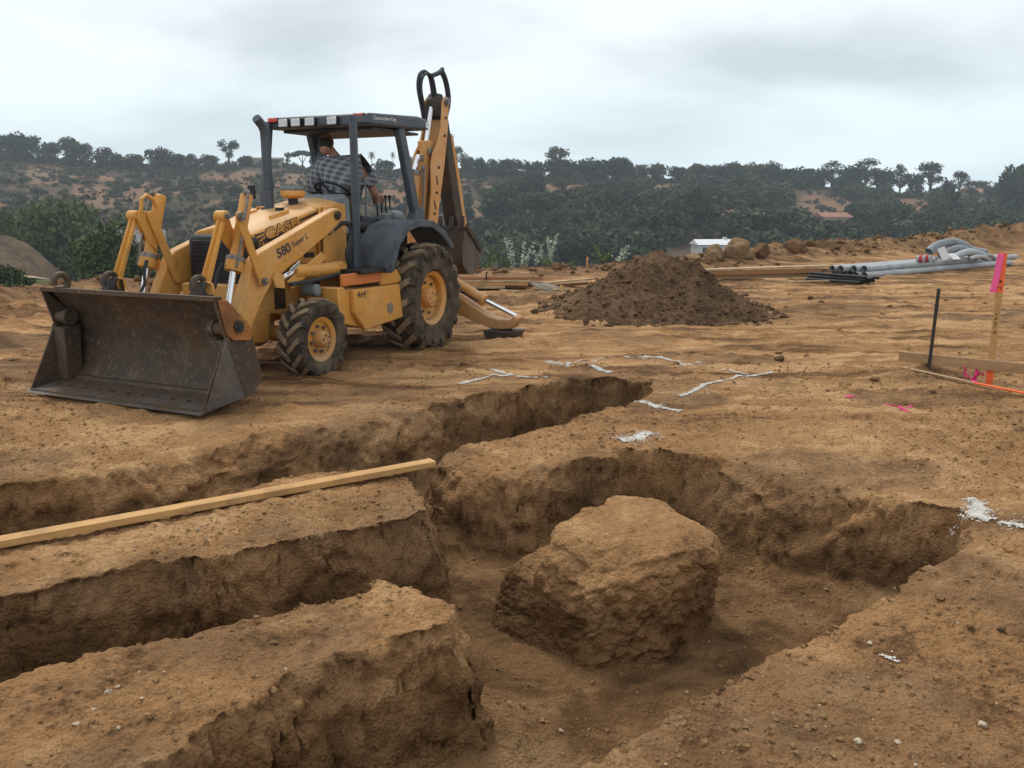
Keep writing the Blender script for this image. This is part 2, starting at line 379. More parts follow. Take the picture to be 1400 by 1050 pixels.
def berm_h(x, y):
    d, p = line_d(BERM, x, y); H = np.interp(p, range(len(BERM)), [b[2] for b in BERM])
    w = 1.35 * (1 + .35*vn(x*.6, y*.6, None, 25)); k = np.exp(-(d/w)**2)
    return H*k*(1 + .35*fbm(x*1.3, y*1.3, None, 4, 26, .6)) + .35*H*k*np.clip(fbm(x*3.2, y*3.2, None, 3, 27), 0, 1)
def ground_h(x, y, void=True):
    x = np.asarray(x, float); y = np.asarray(y, float)
    sd_ = poly_sd(PAD, x, y)                     # positive on the pad
    z = pad_h(x, y) + berm_h(x, y)
    out = np.maximum(-sd_ - .3, 0)
    drop = z - .42*out - .006*out**2 + .25*sst(1, 5, out)*fbm(x*.5, y*.5, None, 4, 28)
    z = np.where(out > 0, drop, z)
    if void:
        near = (np.abs(x) < 9) & (y < 9.5) & (y > -4)
        if near.any():
            xn, yn = x[near], y[near]; d = void_d(xn, yn)
            # steepness of the cut differs from place to place; the wall at the back right has slumped
            W, Wt = wall_w(xn, yn)
            if False: W = .08 + .09*np.clip(vn(xn*1.1, yn*1.1, None, 31)+.4, 0, 1)
            W = W + .40*np.exp(-(((xn-1.95)/.65)**2 + ((yn-5.45)/.55)**2)) + .34*np.exp(-(((xn+2.2)/2.2)**2 + ((yn-6.6)/1.0)**2)) * (yn > 5.4 + .0*xn)
            W = W + .18*np.exp(-(((xn+.2)/.35)**2 + ((yn-5.55)/.25)**2))
            s = np.clip((d + .05) / (W + .05), 0, 1)
            prof = .10*sst(0, .3, s) + .90*sst(.12, 1.0, s)**.85
            led = .07*fbm(xn*4, yn*4, None, 3, 33)*np.sin(np.pi*s)
            fl = -FLOOR + .035*fbm(xn*1.6, yn*1.6, None, 4, 35) + .05*np.exp(-((d-W)/.14)**2) + .018*np.clip(fbm(xn*12, yn*12, None, 2, 36), 0, 1)
            zn = z[near]; z[near] = np.where(d > -.05, zn*(1-prof) + fl*prof + led, zn)
    return z
def wall_w(xn, yn):
    """width of the cut face as laid out, and how wide it ends up once drawn in to near vertical"""
    Wt = .07 + .08*np.clip(vn(xn*1.1, yn*1.1, None, 31)+.4, 0, 1)
    Wt = Wt + .42*np.exp(-(((xn-1.95)/.65)**2 + ((yn-5.45)/.55)**2)) + .34*np.exp(-(((xn+2.2)/2.2)**2 + ((yn-6.6)/1.0)**2)) * (yn > 5.4)
    Wt = Wt + .50*np.exp(-(((xn+.08)/.42)**2 + ((yn-5.50)/.34)**2))
    return np.maximum(Wt, .20), Wt
def spaced(segs):
    out = [segs[0][0]]
    for a, b, s0, s1 in segs:
        while out[-1] < b - 1e-6:
            t = (out[-1]-a)/(b-a); out.append(min(out[-1] + s0 + (s1-s0)*t, b))
    return np.array(out)
gx_r = spaced([(0, 2.2, .0145, .016), (2.2, 4, .018, .026), (4, 8, .028, .042), (8, 13, .045, .065), (13, 20, .07, .22), (20, 58, .25, .9)])
gx = np.concatenate([-gx_r[:0:-1], gx_r]); gx = gx[gx > -36]
gy = spaced([(-3, 1.9, .25, .03), (1.9, 4.6, .0115, .0155), (4.6, 9, .0165, .027), (9, 16, .03, .07), (16, 30, .075, .12), (30, 56, .15, .5)])
GX, GY = np.meshgrid(gx, gy); fx_, fy_ = GX.ravel(), GY.ravel()
gz = ground_h(fx_, fy_)
Z2 = gz.reshape(GX.shape)
gradx = np.gradient(Z2, axis=1) / np.gradient(GX, axis=1); grady = np.gradient(Z2, axis=0) / np.gradient(GY, axis=0)
slope = np.sqrt(gradx**2 + grady**2).ravel()
m = (np.abs(fx_) < 9) & (fy_ < 9.6) & (fy_ > 0) & (slope > .35)
qx, qy, qz = fx_.copy(), fy_.copy(), gz.copy()
nz_ = (np.abs(fx_) < 9) & (fy_ < 9.6) & (fy_ > 0)
DD = np.full(fx_.shape, -1.0); DD[nz_] = void_d(fx_[nz_], fy_[nz_]); Wl = np.full(fx_.shape, .3); Wn = Wl.copy(); Wl[nz_], Wn[nz_] = wall_w(fx_[nz_], fy_[nz_])
def smooth2(A, n):
    for _ in range(n): A = (np.roll(A, 1, 0) + np.roll(A, -1, 0) + np.roll(A, 1, 1) + np.roll(A, -1, 1) + 4*A) / 8
    return A
D2 = smooth2(DD.reshape(GX.shape), 22); ddx = (np.gradient(D2, axis=1)/np.gradient(GX, axis=1)).ravel(); ddy = (np.gradient(D2, axis=0)/np.gradient(GY, axis=0)).ravel(); dl = np.sqrt(ddx**2 + ddy**2) + 1e-6
pull = np.where(DD < Wl, np.clip(DD+.05, 0, None)*(1 - (Wn+.05)/(Wl+.05)), (Wl-Wn)*np.exp(-(np.clip(DD-Wl, 0, None))/.17)) * (DD > -.05)
qx -= ddx/np.maximum(dl, .6)*pull; qy -= ddy/np.maximum(dl, .6)*pull
k = sst(.4, 1.6, slope[m]); x_, y_, z_ = qx[m], qy[m], gz[m]
nx_, ny_ = -gradx.ravel()[m]/(slope[m]+1e-6), -grady.ravel()[m]/(slope[m]+1e-6)
push = .085*fbm(x_*3.0, y_*3.0, z_*5, 3, 51) + .035*fbm(x_*8, y_*8, z_*11, 3, 52, .6) + .022*vn(x_*22, y_*22, z_*26, 53) - .025
wa, wb = worley(x_*6.5 + .3*vn(x_*9, y_*9, z_*9, 61), y_*6.5, z_*8, 62); wc, wd = worley(x_*19, y_*19, z_*21, 66)
push += .070*(.55-wa)*(.4+.6*np.clip(vn(x_*1.7, y_*1.7, z_*2, 70)+.5, 0, 1)) + .024*(.5-wc) - .020*sst(.10, .0, wb-wa) + .010*vn(x_*45, y_*45, z_*45, 56)
crk = np.abs(fbm(x_*4.5, y_*4.5, z_*3, 3, 54)); push -= .028*sst(.06, .0, crk)
push *= .75*sst(-FLOOR-.02, -FLOOR+.1, z_)
qx[m] += nx_*push*k; qy[m] += ny_*push*k; qz[m] += .03*fbm(x_*8, y_*8, z_*8, 3, 55)*k
nX, nY = len(gx), len(gy)
I = np.arange(nX*nY).reshape(nY, nX)
F = np.stack([I[:-1, :-1], I[:-1, 1:], I[1:, 1:], I[1:, :-1]], -1).reshape(-1, 4)
sdp = poly_sd(PAD, fx_, fy_); keep = (sdp[F].max(1) > -16)
# coarser behind the camera and far to the sides is inherent in the spacing; drop what lies beyond the slope
F = F[keep]; used = np.zeros(nX*nY, bool); used[F.ravel()] = True; ren = np.cumsum(used) - 1
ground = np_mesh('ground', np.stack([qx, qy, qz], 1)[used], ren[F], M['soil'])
sb_, sp_p = line_d(BERM, fx_, fy_); spl = .85*np.exp(-(sb_/1.7)**2)*sst(0, 2.5, sp_p*np.ones_like(sb_) + 1.2)
spl = np.maximum(spl, .8*np.exp(-(((fx_-2.5)/.85)**2 + ((fy_-9.75)/.36)**2))); spl = np.maximum(spl, .75*np.exp(-(((fx_-.1)/1.5)**2 + ((fy_-15.8)/.6)**2))); spl = np.maximum(spl, .7*np.exp(-(((fx_-4.45)/.7)**2 + ((fy_-8.6)/.42)**2)))
spl = np.maximum(spl, .75*sst(.10, .34, fbm(fx_*.35 + 3, fy_*1.3, None, 4, 29))*sst(7, 10, fy_)); spl = np.maximum(spl, .5*sst(.12, .36, fbm(fx_*.8, fy_*.9, None, 4, 30)))
spl = np.clip(spl*(1 + .8*fbm(fx_*3.1, fy_*5, None, 3, 32)), 0, 1)
at = ground.data.attributes.new('spoil', 'FLOAT', 'POINT'); at.data.foreach_set('value', spl[used].astype(np.float32))
at = ground.data.attributes.new('packed', 'FLOAT', 'POINT'); at.data.foreach_set('value', track_relief(fx_[used], fy_[used], True).astype(np.float32))
tag(ground, 'graded bare brown earth of the building pad cut by deep footing trenches', None, None, 'structure')
print('ground quads', len(F))
# ------------------------------------------------------------------ hillside
BARE = [(0.360,-0.0000,0.041,0.0166),(0.456,-0.0000,0.021,0.0166),(0.121,0.0245,0.037,0.0058),(0.171,0.0245,0.029,0.0050),(-0.038,-0.0041,0.012,0.0116),(-0.008,0.0220,0.025,0.0083),(0.050,0.0188,0.033,0.0100),(-0.532,0.0366,0.021,0.0100),(-0.492,0.0188,0.008,0.0166),(-0.471,0.0188,0.010,0.0166),(-0.417,0.0188,0.021,0.0116),(-0.518,0.0487,0.033,0.0058),(-0.341,0.0326,0.012,0.0083),(-0.434,0.0123,0.010,0.0083),(-0.308,0.0285,0.012,0.0075),(0.291,0.0285,0.025,0.0050),(-0.183,0.0188,0.025,0.0133),(-0.134,0.0123,0.017,0.0149),(-0.250,0.0285,0.021,0.0116),(0.217,0.0188,0.017,0.0050),(0.408,0.0220,0.017,0.0066)]
def bareness(x, y, z):
    a = x / np.maximum(y, 25); e = (z - 1.73) / np.maximum(y, 25); b = np.zeros(x.shape)
    for a0, e0, ra, re in BARE:
        b = np.maximum(b, 1.15*np.exp(-(((a-a0)/ra)**2 + ((e-e0)/re)**2)))
    n = fbm(x*.035, y*.02, None, 4, 71, .6)
    left = sst(.02, -.12, a) * sst(-.012, .008, e)
    b = np.maximum(b, left * sst(.03, .30, n) * .85)
    return np.clip(b * (1 + .9*fbm(x*.09, y*.06, None, 3, 72)), 0, 1) * (y > 150)
hx = spaced([(0, 120, 2.4, 2.6), (120, 300, 2.8, 5), (300, 700, 6, 40)]); hx = np.concatenate([-hx[:0:-1], hx])
hy = spaced([(-40, 20, 8, 4), (20, 130, 1.6, 2.0), (130, 440, 2.2, 2.8), (440, 760, 5, 30)])
HX, HY = np.meshgrid(hx, hy); a_, b_ = HX.ravel(), HY.ravel(); hz = far_h(a_, b_)
sdh = poly_sd(PAD, a_, b_); hz = np.where(sdh > -8, hz - 6*sst(-8, -4, sdh) - 8*sst(-2, 10, sdh), hz)
nX, nY = len(hx), len(hy); I = np.arange(nX*nY).reshape(nY, nX)
F = np.stack([I[:-1, :-1], I[:-1, 1:], I[1:, 1:], I[1:, :-1]], -1).reshape(-1, 4)
F = F[sdh[F].min(1) < 6]; used = np.zeros(nX*nY, bool); used[F.ravel()] = True; ren = np.cumsum(used)-1
t = NT('hillside')
at = t.new('ShaderNodeAttribute'); at.attribute_name = 'bare'
n1 = t.noise(.05, 6, .65); n2 = t.noise(.35, 5, .7); n3 = t.noise(.02, 4)
n4 = t.noise(1.1, 4, .7); scrub = t.mix(t.rng(n2, .35, .65), (.030, .030, .018), (.092, .066, .038)); scrub = t.mix(t.rng(n4, .5, .62), scrub, (.022, .028, .016))
scrub = t.mix(t.rng(n1, .45, .62), scrub, (.10, .066, .044))
soilc = t.mix(t.rng(n2, .35, .65), (.11, .074, .045), (.23, .155, .092)); soilc = t.mix(t.rng(n3, .42, .58), soilc, (.20, .112, .064))
f = t.math('ADD', at.outputs['Fac'], t.math('MULTIPLY', t.math('SUBTRACT', n2, .5), .9))
M['hill'] = t.done(t.mix(t.rng(f, .30, .62), scrub, soilc), .95, t.bump(n2, .6, 1.0), 0, .1)
t = NT('ploughed_field'); n1 = t.noise(.5, 6, .75, t.map((1, .35, 1))); n2 = t.noise(3, 4, .7)
M['field'] = t.done(t.mix(t.rng(n1, .35, .65), (.062, .042, .027), (.150, .102, .066)), .95, t.bump(n1, .9, .8), 0, .1)
t = NT('valley_grass'); n1 = t.noise(.25, 6, .7); n2 = t.noise(2.5, 4, .7)
M['grass'] = t.done(t.mix(t.rng(n1, .38, .62), (.045, .07, .022), (.13, .12, .05)), .95, t.bump(n2, .8, .3), 0, .1)
bare = bareness(a_, b_, hz)
hill = np_mesh('hill', np.stack([a_, b_, hz], 1)[used], ren[F], M['hill'])
at = hill.data.attributes.new('bare', 'FLOAT', 'POINT'); at.data.foreach_set('value', bare[used].astype(np.float32))
tag(hill, 'scrubby brown canyon hillside with bare tan patches beyond the pad', None, None, 'structure')
hill.data.materials.append(M['field']); hill.data.materials.append(M['grass'])
fc = np.stack([a_, b_], 1)[F].mean(1); fa = fc[:, 0]/np.maximum(fc[:, 1], 1)
mi = np.zeros(len(F), np.int32); jag = .03*fbm(fc[:, 0]*.12, fc[:, 1]*.12, None, 3)
mi[(fa + jag < -.46) & (fc[:, 1] > 74) & (fc[:, 1] < 114)] = 1
mi[(fa + jag < -.33) & (fc[:, 1] <= 74)] = 2; mi[(fa + jag >= -.46) & (fa < -.3) & (fc[:, 1] > 74) & (fc[:, 1] < 118)] = 2
hill.data.polygons.foreach_set('material_index', mi); hill.data.update()

def hz_at(x, y): return float(far_h(np.array([float(x)]), np.array([float(y)]))[0])
# farm track along the foot of the ploughed slope, and the road at the top of it
def ribbon(name, pts, w, mat, label):
    V = []; F = []
    for i, (x, y, dz) in enumerate(pts):
        p = Vector((x, y, 0)); q = Vector((*pts[min(i+1, len(pts)-1)][:2], 0)) - Vector((*pts[max(i-1, 0)][:2], 0))
        n = Vector((-q.y, q.x, 0)).normalized()*w/2
        for s in (-1, 1):
            c = p + n*s; V.append((c.x, c.y, hz_at(c.x, c.y) + dz))
        if i: F.append((2*i-2, 2*i-1, 2*i+1, 2*i))
    o = np_mesh(name, V, F, mat); tag(o, label, None, None, 'structure'); return o
M['track'] = plain('track_dust', (.42, .33, .23), .95, 0, .2, 1.5)
ribbon('farm_track', [(-62+1.0*i, 73.3, .12) for i in range(0, 30)], 1.3, M['track'], 'thin pale dirt track along the foot of the ploughed slope')
ribbon('road', [(-92+1.5*i, 119+.25*i, .35) for i in range(0, 13)], 5, M['track'], 'pale road curving round the top of the ploughed slope at the far left')

# ------------------------------------------------------------------ foliage
def leaf_mat(name, dark, light, vscale=1.2):
    t = NT(name); oi = t.new('ShaderNodeObjectInfo'); n = t.noise(vscale, 4, .6); n2 = t.noise(vscale*9, 2)
    v = t.math('ADD', t.math('MULTIPLY', n, .6), t.math('MULTIPLY', n2, .4)); v = t.math('ADD', v, t.math('MULTIPLY', t.math('SUBTRACT', oi.outputs['Random'], .5), .25))
    return t.done(t.mix(t.rng(v, .32, .68), dark, light), .8, None, 0, .15)
M['oak'] = leaf_mat('oak_leaves', (.016, .030, .018), (.064, .082, .040), .11)
M['oak_bright'] = leaf_mat('bright_leaves', (.040, .065, .022), (.110, .140, .050), .6)
M['bush'] = leaf_mat('bush_leaves', (.035, .055, .018), (.105, .135, .048), .8)
M['airy'] = leaf_mat('eucalyptus_leaves', (.040, .050, .032), (.095, .110, .070), .3)
M['scrub'] = leaf_mat('scrub_leaves', (.036, .040, .024), (.115, .105, .062), .12)
M['bark'] = plain('bark', (.12, .095, .07), .9, 0, .3, 3)
def leaves(rng, lobes, n, size, flat=.35, shell=.55):
    """leaf clumps through the lobes' volume: vertices and quads"""
    L = np.array(lobes, float); w = (L[:, 3]*L[:, 4]*L[:, 5])**.667; idx = rng.choice(len(L), n, p=w/w.sum())
    d = rng.normal(size=(n, 3)); d /= np.linalg.norm(d, axis=1)[:, None]
    r = shell + (1-shell)*rng.random(n)**.7; r = np.where(rng.random(n) < .12, rng.random(n), r) * (1 + .10*rng.normal(size=n))
    # clumping: pull points towards a set of twig ends
    c = L[idx, :3] + d*L[idx, 3:6]*r[:, None]
    nrm = d*(1-flat) + rng.normal(size=(n, 3))*.55 + np.array([0, 0, .35]); nrm /= np.linalg.norm(nrm, axis=1)[:, None]
    u = np.cross(nrm, rng.normal(size=(n, 3))); u /= np.linalg.norm(u, axis=1)[:, None]; v = np.cross(nrm, u)
    s = size*(.55 + .9*rng.random(n))[:, None]; q = (.55 + .4*rng.random(n))[:, None]
    V = np.stack([c-u*s, c-v*s*q+nrm*s*.2, c+u*s, c+v*s*q+nrm*s*.15], 1).reshape(-1, 3)
    return V, np.arange(4*n).reshape(n, 4)
def clumps(rng, c, r, k, sub, flat=1.0):
    """sub-lobes round a crown centre"""
    out = []
    for i in range(k):
        d = rng.normal(size=3); d /= np.linalg.norm(d); d[2] = abs(d[2])*.9 - .25
        p = np.array(c) + d*np.array(r)*(.55 + .35*rng.random()); s = sub*(.7 + .6*rng.random())
        out.append((*p, s, s, s*.75*flat))
    return out
def make_tree(name, kind, seed):
    """unit tree: about one metre wide for its spread, scaled when placed. Returns (root, natural width, natural height)"""
    rng = np.random.default_rng(seed); root = empty(name); tr = MB(); mat = M['oak']
    if kind == 'oak':
        lobes = clumps(rng, (0, 0, 3.1), (3.1, 3.1, 2.3), 12, 1.3) + clumps(rng, (0, 0, 1.3), (2.9, 2.9, .7), 7, 1.15) + [(0, 0, 2.5, 2.4, 2.4, 2.0)]; V, F = leaves(rng, lobes, 1700, .28); W, H = 8.2, 6.4
        tr.tube([(0, 0, -.8), (.1, 0, 1), (.2, .1, 2.6)], [.45, .35, .2], 7)
        for i in range(4):
            g = i*1.6 + rng.random(); tr.tube([(.15, 0, 1.3), (math.cos(g)*1.2, math.sin(g)*1.2, 2.6), (math.cos(g)*2.2, math.sin(g)*2.2, 3.8)], [.2, .13, .05], 5)
    elif kind == 'green':
        lobes = clumps(rng, (0, 0, 2.6), (3.0, 3.0, 2.0), 14, 1.3) + clumps(rng, (0, 0, 1.0), (3.2, 3.2, .6), 7, 1.2) + [(0, 0, 2.0, 2.5, 2.5, 2.0)]
        V, F = leaves(rng, lobes, 5200, .15); W, H = 8, 5.6; mat = M['oak_bright']
        tr.tube([(0, 0, -.8), (.1, 0, 1), (.2, .1, 2.6)], [.4, .32, .15], 7)
    elif kind == 'bush':
        lobes = clumps(rng, (0, 0, 1.5), (1.7, 1.7, 1.4), 16, .75) + clumps(rng, (0, 0, .4), (2.0, 2.0, .5), 9, .8) + [(0, 0, 1.1, 1.4, 1.4, 1.2)]
        V, F = leaves(rng, lobes, 7000, .085); W, H = 4.9, 3.6; mat = M['bush']
        tr.tube([(0, 0, -.5), (.1, 0, .6), (.15, .1, 1.6)], [.16, .11, .05], 6)
        for i in range(4): g = i*1.6; tr.tube([(0, 0, .1), (math.cos(g)*.7, math.sin(g)*.7, 1), (math.cos(g)*1.2, math.sin(g)*1.2, 1.9)], [.09, .06, .03], 5)
    elif kind in ('airy', 'euc'):
        k = 13 if kind == 'airy' else 16; lobes = []
        for i in range(k):
            g = i*2.4 + rng.random(); z = 4.0 + 4.6*rng.random() if kind == 'airy' else 3.5 + 7.0*rng.random(); rr = (.35 + .65*rng.random())*2.1*math.sqrt(max(.08, 1 - ((z-6.2)/(2.6 if kind == 'airy' else 4.2))**2))
            c = (math.cos(g)*rr, math.sin(g)*rr, z); s = .75 + .55*rng.random(); lobes.append((*c, s, s, s*.95))
            tr.tube([(0, 0, 2.0 + .25*z), (c[0]*.5, c[1]*.5, z*.75), c], [.14, .08, .03], 5)
        V, F = leaves(rng, lobes, 1100 if kind == 'airy' else 1600, .21, .2, .3); mat = M['airy']; W, H = 5.0, (9.3 if kind == 'airy' else 11)
        tr.tube([(0, 0, -1), (.15, .05, 2.5), (0, .1, H*.75)], [.32, .24, .07], 7)
    elif kind == 'pine':
        lobes = [(math.cos(g)*rr, math.sin(g)*rr, 6.2 - .10*rr*rr + .3*rng.random(), 1.3, 1.3, .55) for g, rr in [(rng.random()*6.3, 3.0*rng.random()**.6) for i in range(16)]]
        V, F = leaves(rng, lobes, 1300, .26); W, H = 8.2, 7.0
        tr.tube([(0, 0, -1), (.1, 0, 3.2)], [.32, .24], 7)
        for i in range(6): g = i*1.05; tr.tube([(.1, 0, 3.0), (math.cos(g)*1.4, math.sin(g)*1.4, 4.8), (math.cos(g)*2.4, math.sin(g)*2.4, 5.9)], [.15, .1, .05], 5)
    elif kind == 'palm':
        V = []; F = []
        for i in range(26):
            g = i*2.4; up = 1.0 - 1.7*(i/26); p = Vector((0, 0, 6.5))
            for s in range(4):
                d = Vector((math.cos(g), math.sin(g), up - s*.45)).normalized()*.55; w = Vector((-math.sin(g), math.cos(g), 0))*(.26-.05*s); n = len(V)
                V += [tuple(p-w), tuple(p+w), tuple(p+d+w*.8), tuple(p+d-w*.8)]; F.append((n, n+1, n+2, n+3)); p = p + d
        V, F = np.array(V), np.array(F); W, H = 3.2, 7.2; tr.tube([(0, 0, -1), (.05, 0, 3), (0, 0, 6.5)], [.22, .17, .15], 7); mat = M['oak']
    V = np.asarray(V, float); W = 2*np.percentile(np.abs(V[:, :2]), 98); H = np.percentile(V[:, 2], 99.3)
    tr.build('trunk', M['bark'], root); np_mesh('crown', V, F, mat, root, False)
    return root, W, H
PROTO = {}
for kind, n in (('oak', 5), ('airy', 3), ('euc', 2), ('pine', 1), ('palm', 1), ('green', 2), ('bush', 3)):
    PROTO[kind] = [make_tree({'oak': 'oak_tree', 'airy': 'slender_tree', 'euc': 'eucalyptus_tree', 'pine': 'umbrella_pine', 'palm': 'palm_tree', 'green': 'valley_tree', 'bush': 'valley_bush'}[kind], kind, 100 + i*7 + len(kind)*31) for i in range(n)]
PLACED = set()
def plant(kind, x, y, z, width, height, label, cat, group=None, var=None):
    i = random.randrange(len(PROTO[kind])) if var is None else var; root, W, H = PROTO[kind][i]
    if (kind, i) in PLACED: o = copy_tree(root)
    else: o = root; PLACED.add((kind, i))
    o.location = (x, y, z); o.rotation_euler = (0, 0, random.random()*6.28); o.scale = (width/W, width/W, height/H)
    for k in ('label', 'category', 'group'):
        if k in o: del o[k]
    return tag(o, label, cat, group)
SKY = [('oak',-228.0,400,14.1,33.7),('oak',-220.6,400,12.0,34.6),('oak',-210.2,400,10.6,30.8),('oak',-197.8,400,12.0,32.7),('airy',-192.0,400,4.9,30.5),('oak',-184.6,400,8.5,28.6),('oak',-178.6,400,4.9,26.0),('oak',-171.3,400,10.6,25.7),('oak',-160.2,400,9.9,28.3),('oak',-152.1,400,9.2,26.0),('oak',-144.9,400,7.0,25.7),('oak',-137.3,400,7.7,25.4),('airy',-127.9,400,9.5,31.8),('oak',-120.8,400,6.3,25.1),('airy',-101.5,400,2.8,26.7),('pine',-94.9,400,9.2,27.3),('oak',-89.4,400,5.6,24.7),('palm',-63.5,400,3.9,27.0),('palm',-53.9,400,2.5,27.0),('palm',-50.6,400,2.5,26.0),('oak',-76.2,400,10.6,22.2),('oak',-58.0,400,9.2,23.1),('oak',-46.3,400,8.5,24.7),('euc',-33.5,400,14.8,36.8),('airy',-25.1,400,7.0,29.2),('oak',-19.9,400,6.3,24.7),('oak',-14.9,400,6.3,24.1),('oak',-9.3,400,7.0,23.5),('oak',-1.0,400,14.1,23.5),('oak',7.3,400,3.5,22.2),('oak',11.6,400,7.0,22.5),('airy',20.1,400,11.3,28.9),('oak',21.2,400,12.7,23.8),('oak',28.2,400,7.7,21.5),('oak',37.1,400,14.1,23.5),('oak',45.7,400,15.5,24.1),('oak',52.4,400,6.3,22.2),('oak',57.7,400,9.2,20.9),('oak',66.3,400,8.5,21.5),('oak',75.3,400,9.2,20.2),('oak',82.5,400,7.0,21.5),('oak',86.9,400,9.2,20.9),('oak',94.2,400,9.2,20.9),('oak',101.1,400,12.0,21.9),('oak',109.4,400,12.0,21.5),('oak',116.7,400,9.2,21.9),('oak',123.5,400,10.6,19.3),('oak',132.1,400,12.7,19.6),('oak',140.1,400,8.5,19.0),('euc',145.8,400,10.6,22.8),('oak',153.3,400,10.6,20.2),('euc',161.2,400,13.4,23.8),('oak',169.3,400,9.9,19.0),('euc',177.1,400,8.5,21.2),('oak',184.1,400,7.0,17.0),('airy',190.2,400,12.7,22.2),('oak',199.0,400,7.0,13.8),('airy',203.9,400,7.7,18.3),('airy',213.0,400,12.0,14.1),('oak',221.4,400,8.5,13.1),('dense',188.3,330,10.5,17.0),('dense',192.1,330,11.6,17.5)]
SPECIAL = {(-127.9): 'lone airy round-crowned tree on the ridge left of the exhaust pipe', (-94.9): 'flat-topped umbrella pine on the ridge seen under the canopy',
           (-33.5): 'tall open eucalyptus on the ridge directly behind the raised boom', (-25.1): 'slender airy tree on the ridge just right of the boom',
           (20.1): 'tall open-crowned tree standing alone above the oaks mid ridge', (-63.5): 'palm on the ridge in the middle of the cab opening',
           (190.2): 'large pale airy tree left of the ridge house', (203.9): 'small airy tree on the skyline above the ridge house',
           (-192.0): 'thin wispy tree beside the oaks at the left of the ridge', (-101.5): 'small thin tree beside the umbrella pine on the ridge',
           (213.0): 'low wide airy tree on the skyline right of the ridge house', (145.8): 'tall uneven eucalyptus at the start of the right-hand ridge',
           (161.2): 'broad tall eucalyptus highest on the right-hand ridge', (177.1): 'narrow eucalyptus on the ridge left of the pale airy tree',
           (188.3): 'big dark dense tree at the right edge of the picture', (192.1): 'big dark dense tree cut by the right edge of the picture'}
MARKS = {-127.9: 'the lone airy tree on the ridge', -94.9: 'the umbrella pine on the ridge', -33.5: 'the tall eucalyptus behind the boom', 20.1: 'the tall open-crowned tree mid ridge', 145.8: 'the first eucalyptus on the right-hand ridge', 190.2: 'the airy tree by the ridge house', -192.0: 'the thin wispy tree at the left of the ridge'}
for kind, x, y, w, zt in SKY:
    sp = SPECIAL.get(x); 
    if kind == 'dense': kind = 'oak'
    z = hz_at(x, y) - .6; h = max(zt - z, 3.5)
    cat = 'palm' if kind == 'palm' else 'tree'
    if sp: plant(kind, x, y, z, w, h, sp, cat)
    elif kind == 'palm': plant(kind, x, y, z, w, h, 'small palm on the ridge seen beside the rear canopy post', cat, 'small palms on the ridge')
    else:
        lm = min(MARKS, key=lambda q: abs(q-x)); side = 'left' if x < lm else 'right'; rank = 1 + sum(1 for q in SKY if q[0] == 'oak' and q[1] not in SPECIAL and ((x < q[1] < lm) or (lm < q[1] < x)))
        plant(kind, x, y, z, w, h, '%s oak %s of %s' % (('nearest', 'second', 'third', 'fourth', 'fifth', 'sixth', 'seventh', 'eighth', 'ninth', 'tenth', 'eleventh', 'twelfth')[rank-1], side, MARKS[lm]), cat, 'oaks along the ridge skyline')
# woods on the slope: the large ones are trees of their own, the rest one mass
rng = np.random.default_rng(5)
CLEAR = [(.19,.262,170,212),(.235,.29,244,262),(.35,.385,252,272),(.505,.545,372,403),(-.385,-.33,170,198),(-.305,-.25,380,425),(.010,.048,380,425)]
def slope_points(n, ok):
    out = []
    while len(out) < n:
        y = 178 + 215*rng.random()**.8; a = -.66 + 1.32*rng.random(); x = a*y; z = hz_at(x, y); e_ = (z-1.73)/y
        if any(a0 < a < a1 and y0 < y < y1 for a0, a1, y0, y1 in CLEAR): continue
        b = float(bareness(np.array([x]), np.array([y]), np.array([z]))[0])
        if ok(a, e_, b, y): out.append((x, y, z))
    return out
def dense_zone(a, e_, b, y): return b < .35 and (a > .03 or (a > -.07 and e_ < .008) or rng.random() < .25)
k = 0
for x, y, z in slope_points(205, dense_zone):
    a = x/y; s = .7 + .6*rng.random(); w = (7.0 if a > -.03 else 3.8)*s
    kind = 'oak' if rng.random() < .86 else 'airy'
    h = w*(.72 + .25*rng.random()) if kind == 'oak' else w*1.3
    part = 'brown scrub slope on the left' if a < -.07 else 'wooded slope in the middle' if a < .25 else 'wooded slope on the right'
    nm = 'rounded dark oak' if kind == 'oak' else 'thin airy tree'
    plant(kind, x, y, z - .4, w*(1 if kind == 'oak' else .7), h, '%s growing on the %s' % (nm, part), 'tree', '%ss on the %s' % (nm, part))
VV = []; FF = []; n0 = 0
for x, y, z in slope_points(620, dense_zone):
    a = x/y; s = .6 + .7*rng.random(); r = (3.6 if a > -.03 else 1.8)*s
    V, F = leaves(rng, clumps(rng, (0, 0, r*.75), (r*.8, r*.8, r*.6), 6, r*.5) + [(0, 0, r*.6, r*.75, r*.75, r*.6)], 230, r*.17)
    VV.append(V + (x, y, z)); FF.append(F + n0); n0 += len(V)
tag(np_mesh('woodland', np.concatenate(VV), np.concatenate(FF), M['oak'], None, False), 'mass of dark oak woodland filling the canyon slope', None, None, 'stuff')
VV = []; FF = []; n0 = 0
for k in range(850):
    a = -.66 + 1.32*rng.random(); y = 396 + 16*rng.random(); x = a*y; r = 1.2 + 1.6*rng.random()**2
    V, F = leaves(rng, clumps(rng, (0, 0, r*.4), (r*.8, r*.8, r*.4), 4, r*.5), 75, r*.2)
    VV.append(V + (x, y, hz_at(x, y)-.2)); FF.append(F + n0); n0 += len(V)
for x, y, z in slope_points(3600, lambda a, e_, b, y: (b < .5 or rng.random() < .45) and (a < .05 or rng.random() < .4)):
    r = .6 + 1.6*rng.random()**2.2
    V, F = leaves(rng, clumps(rng, (0, 0, r*.4), (r*.8, r*.8, r*.4), 4, r*.5), 60, r*.22)
    VV.append(V + (x, y, z)); FF.append(F + n0); n0 += len(V)
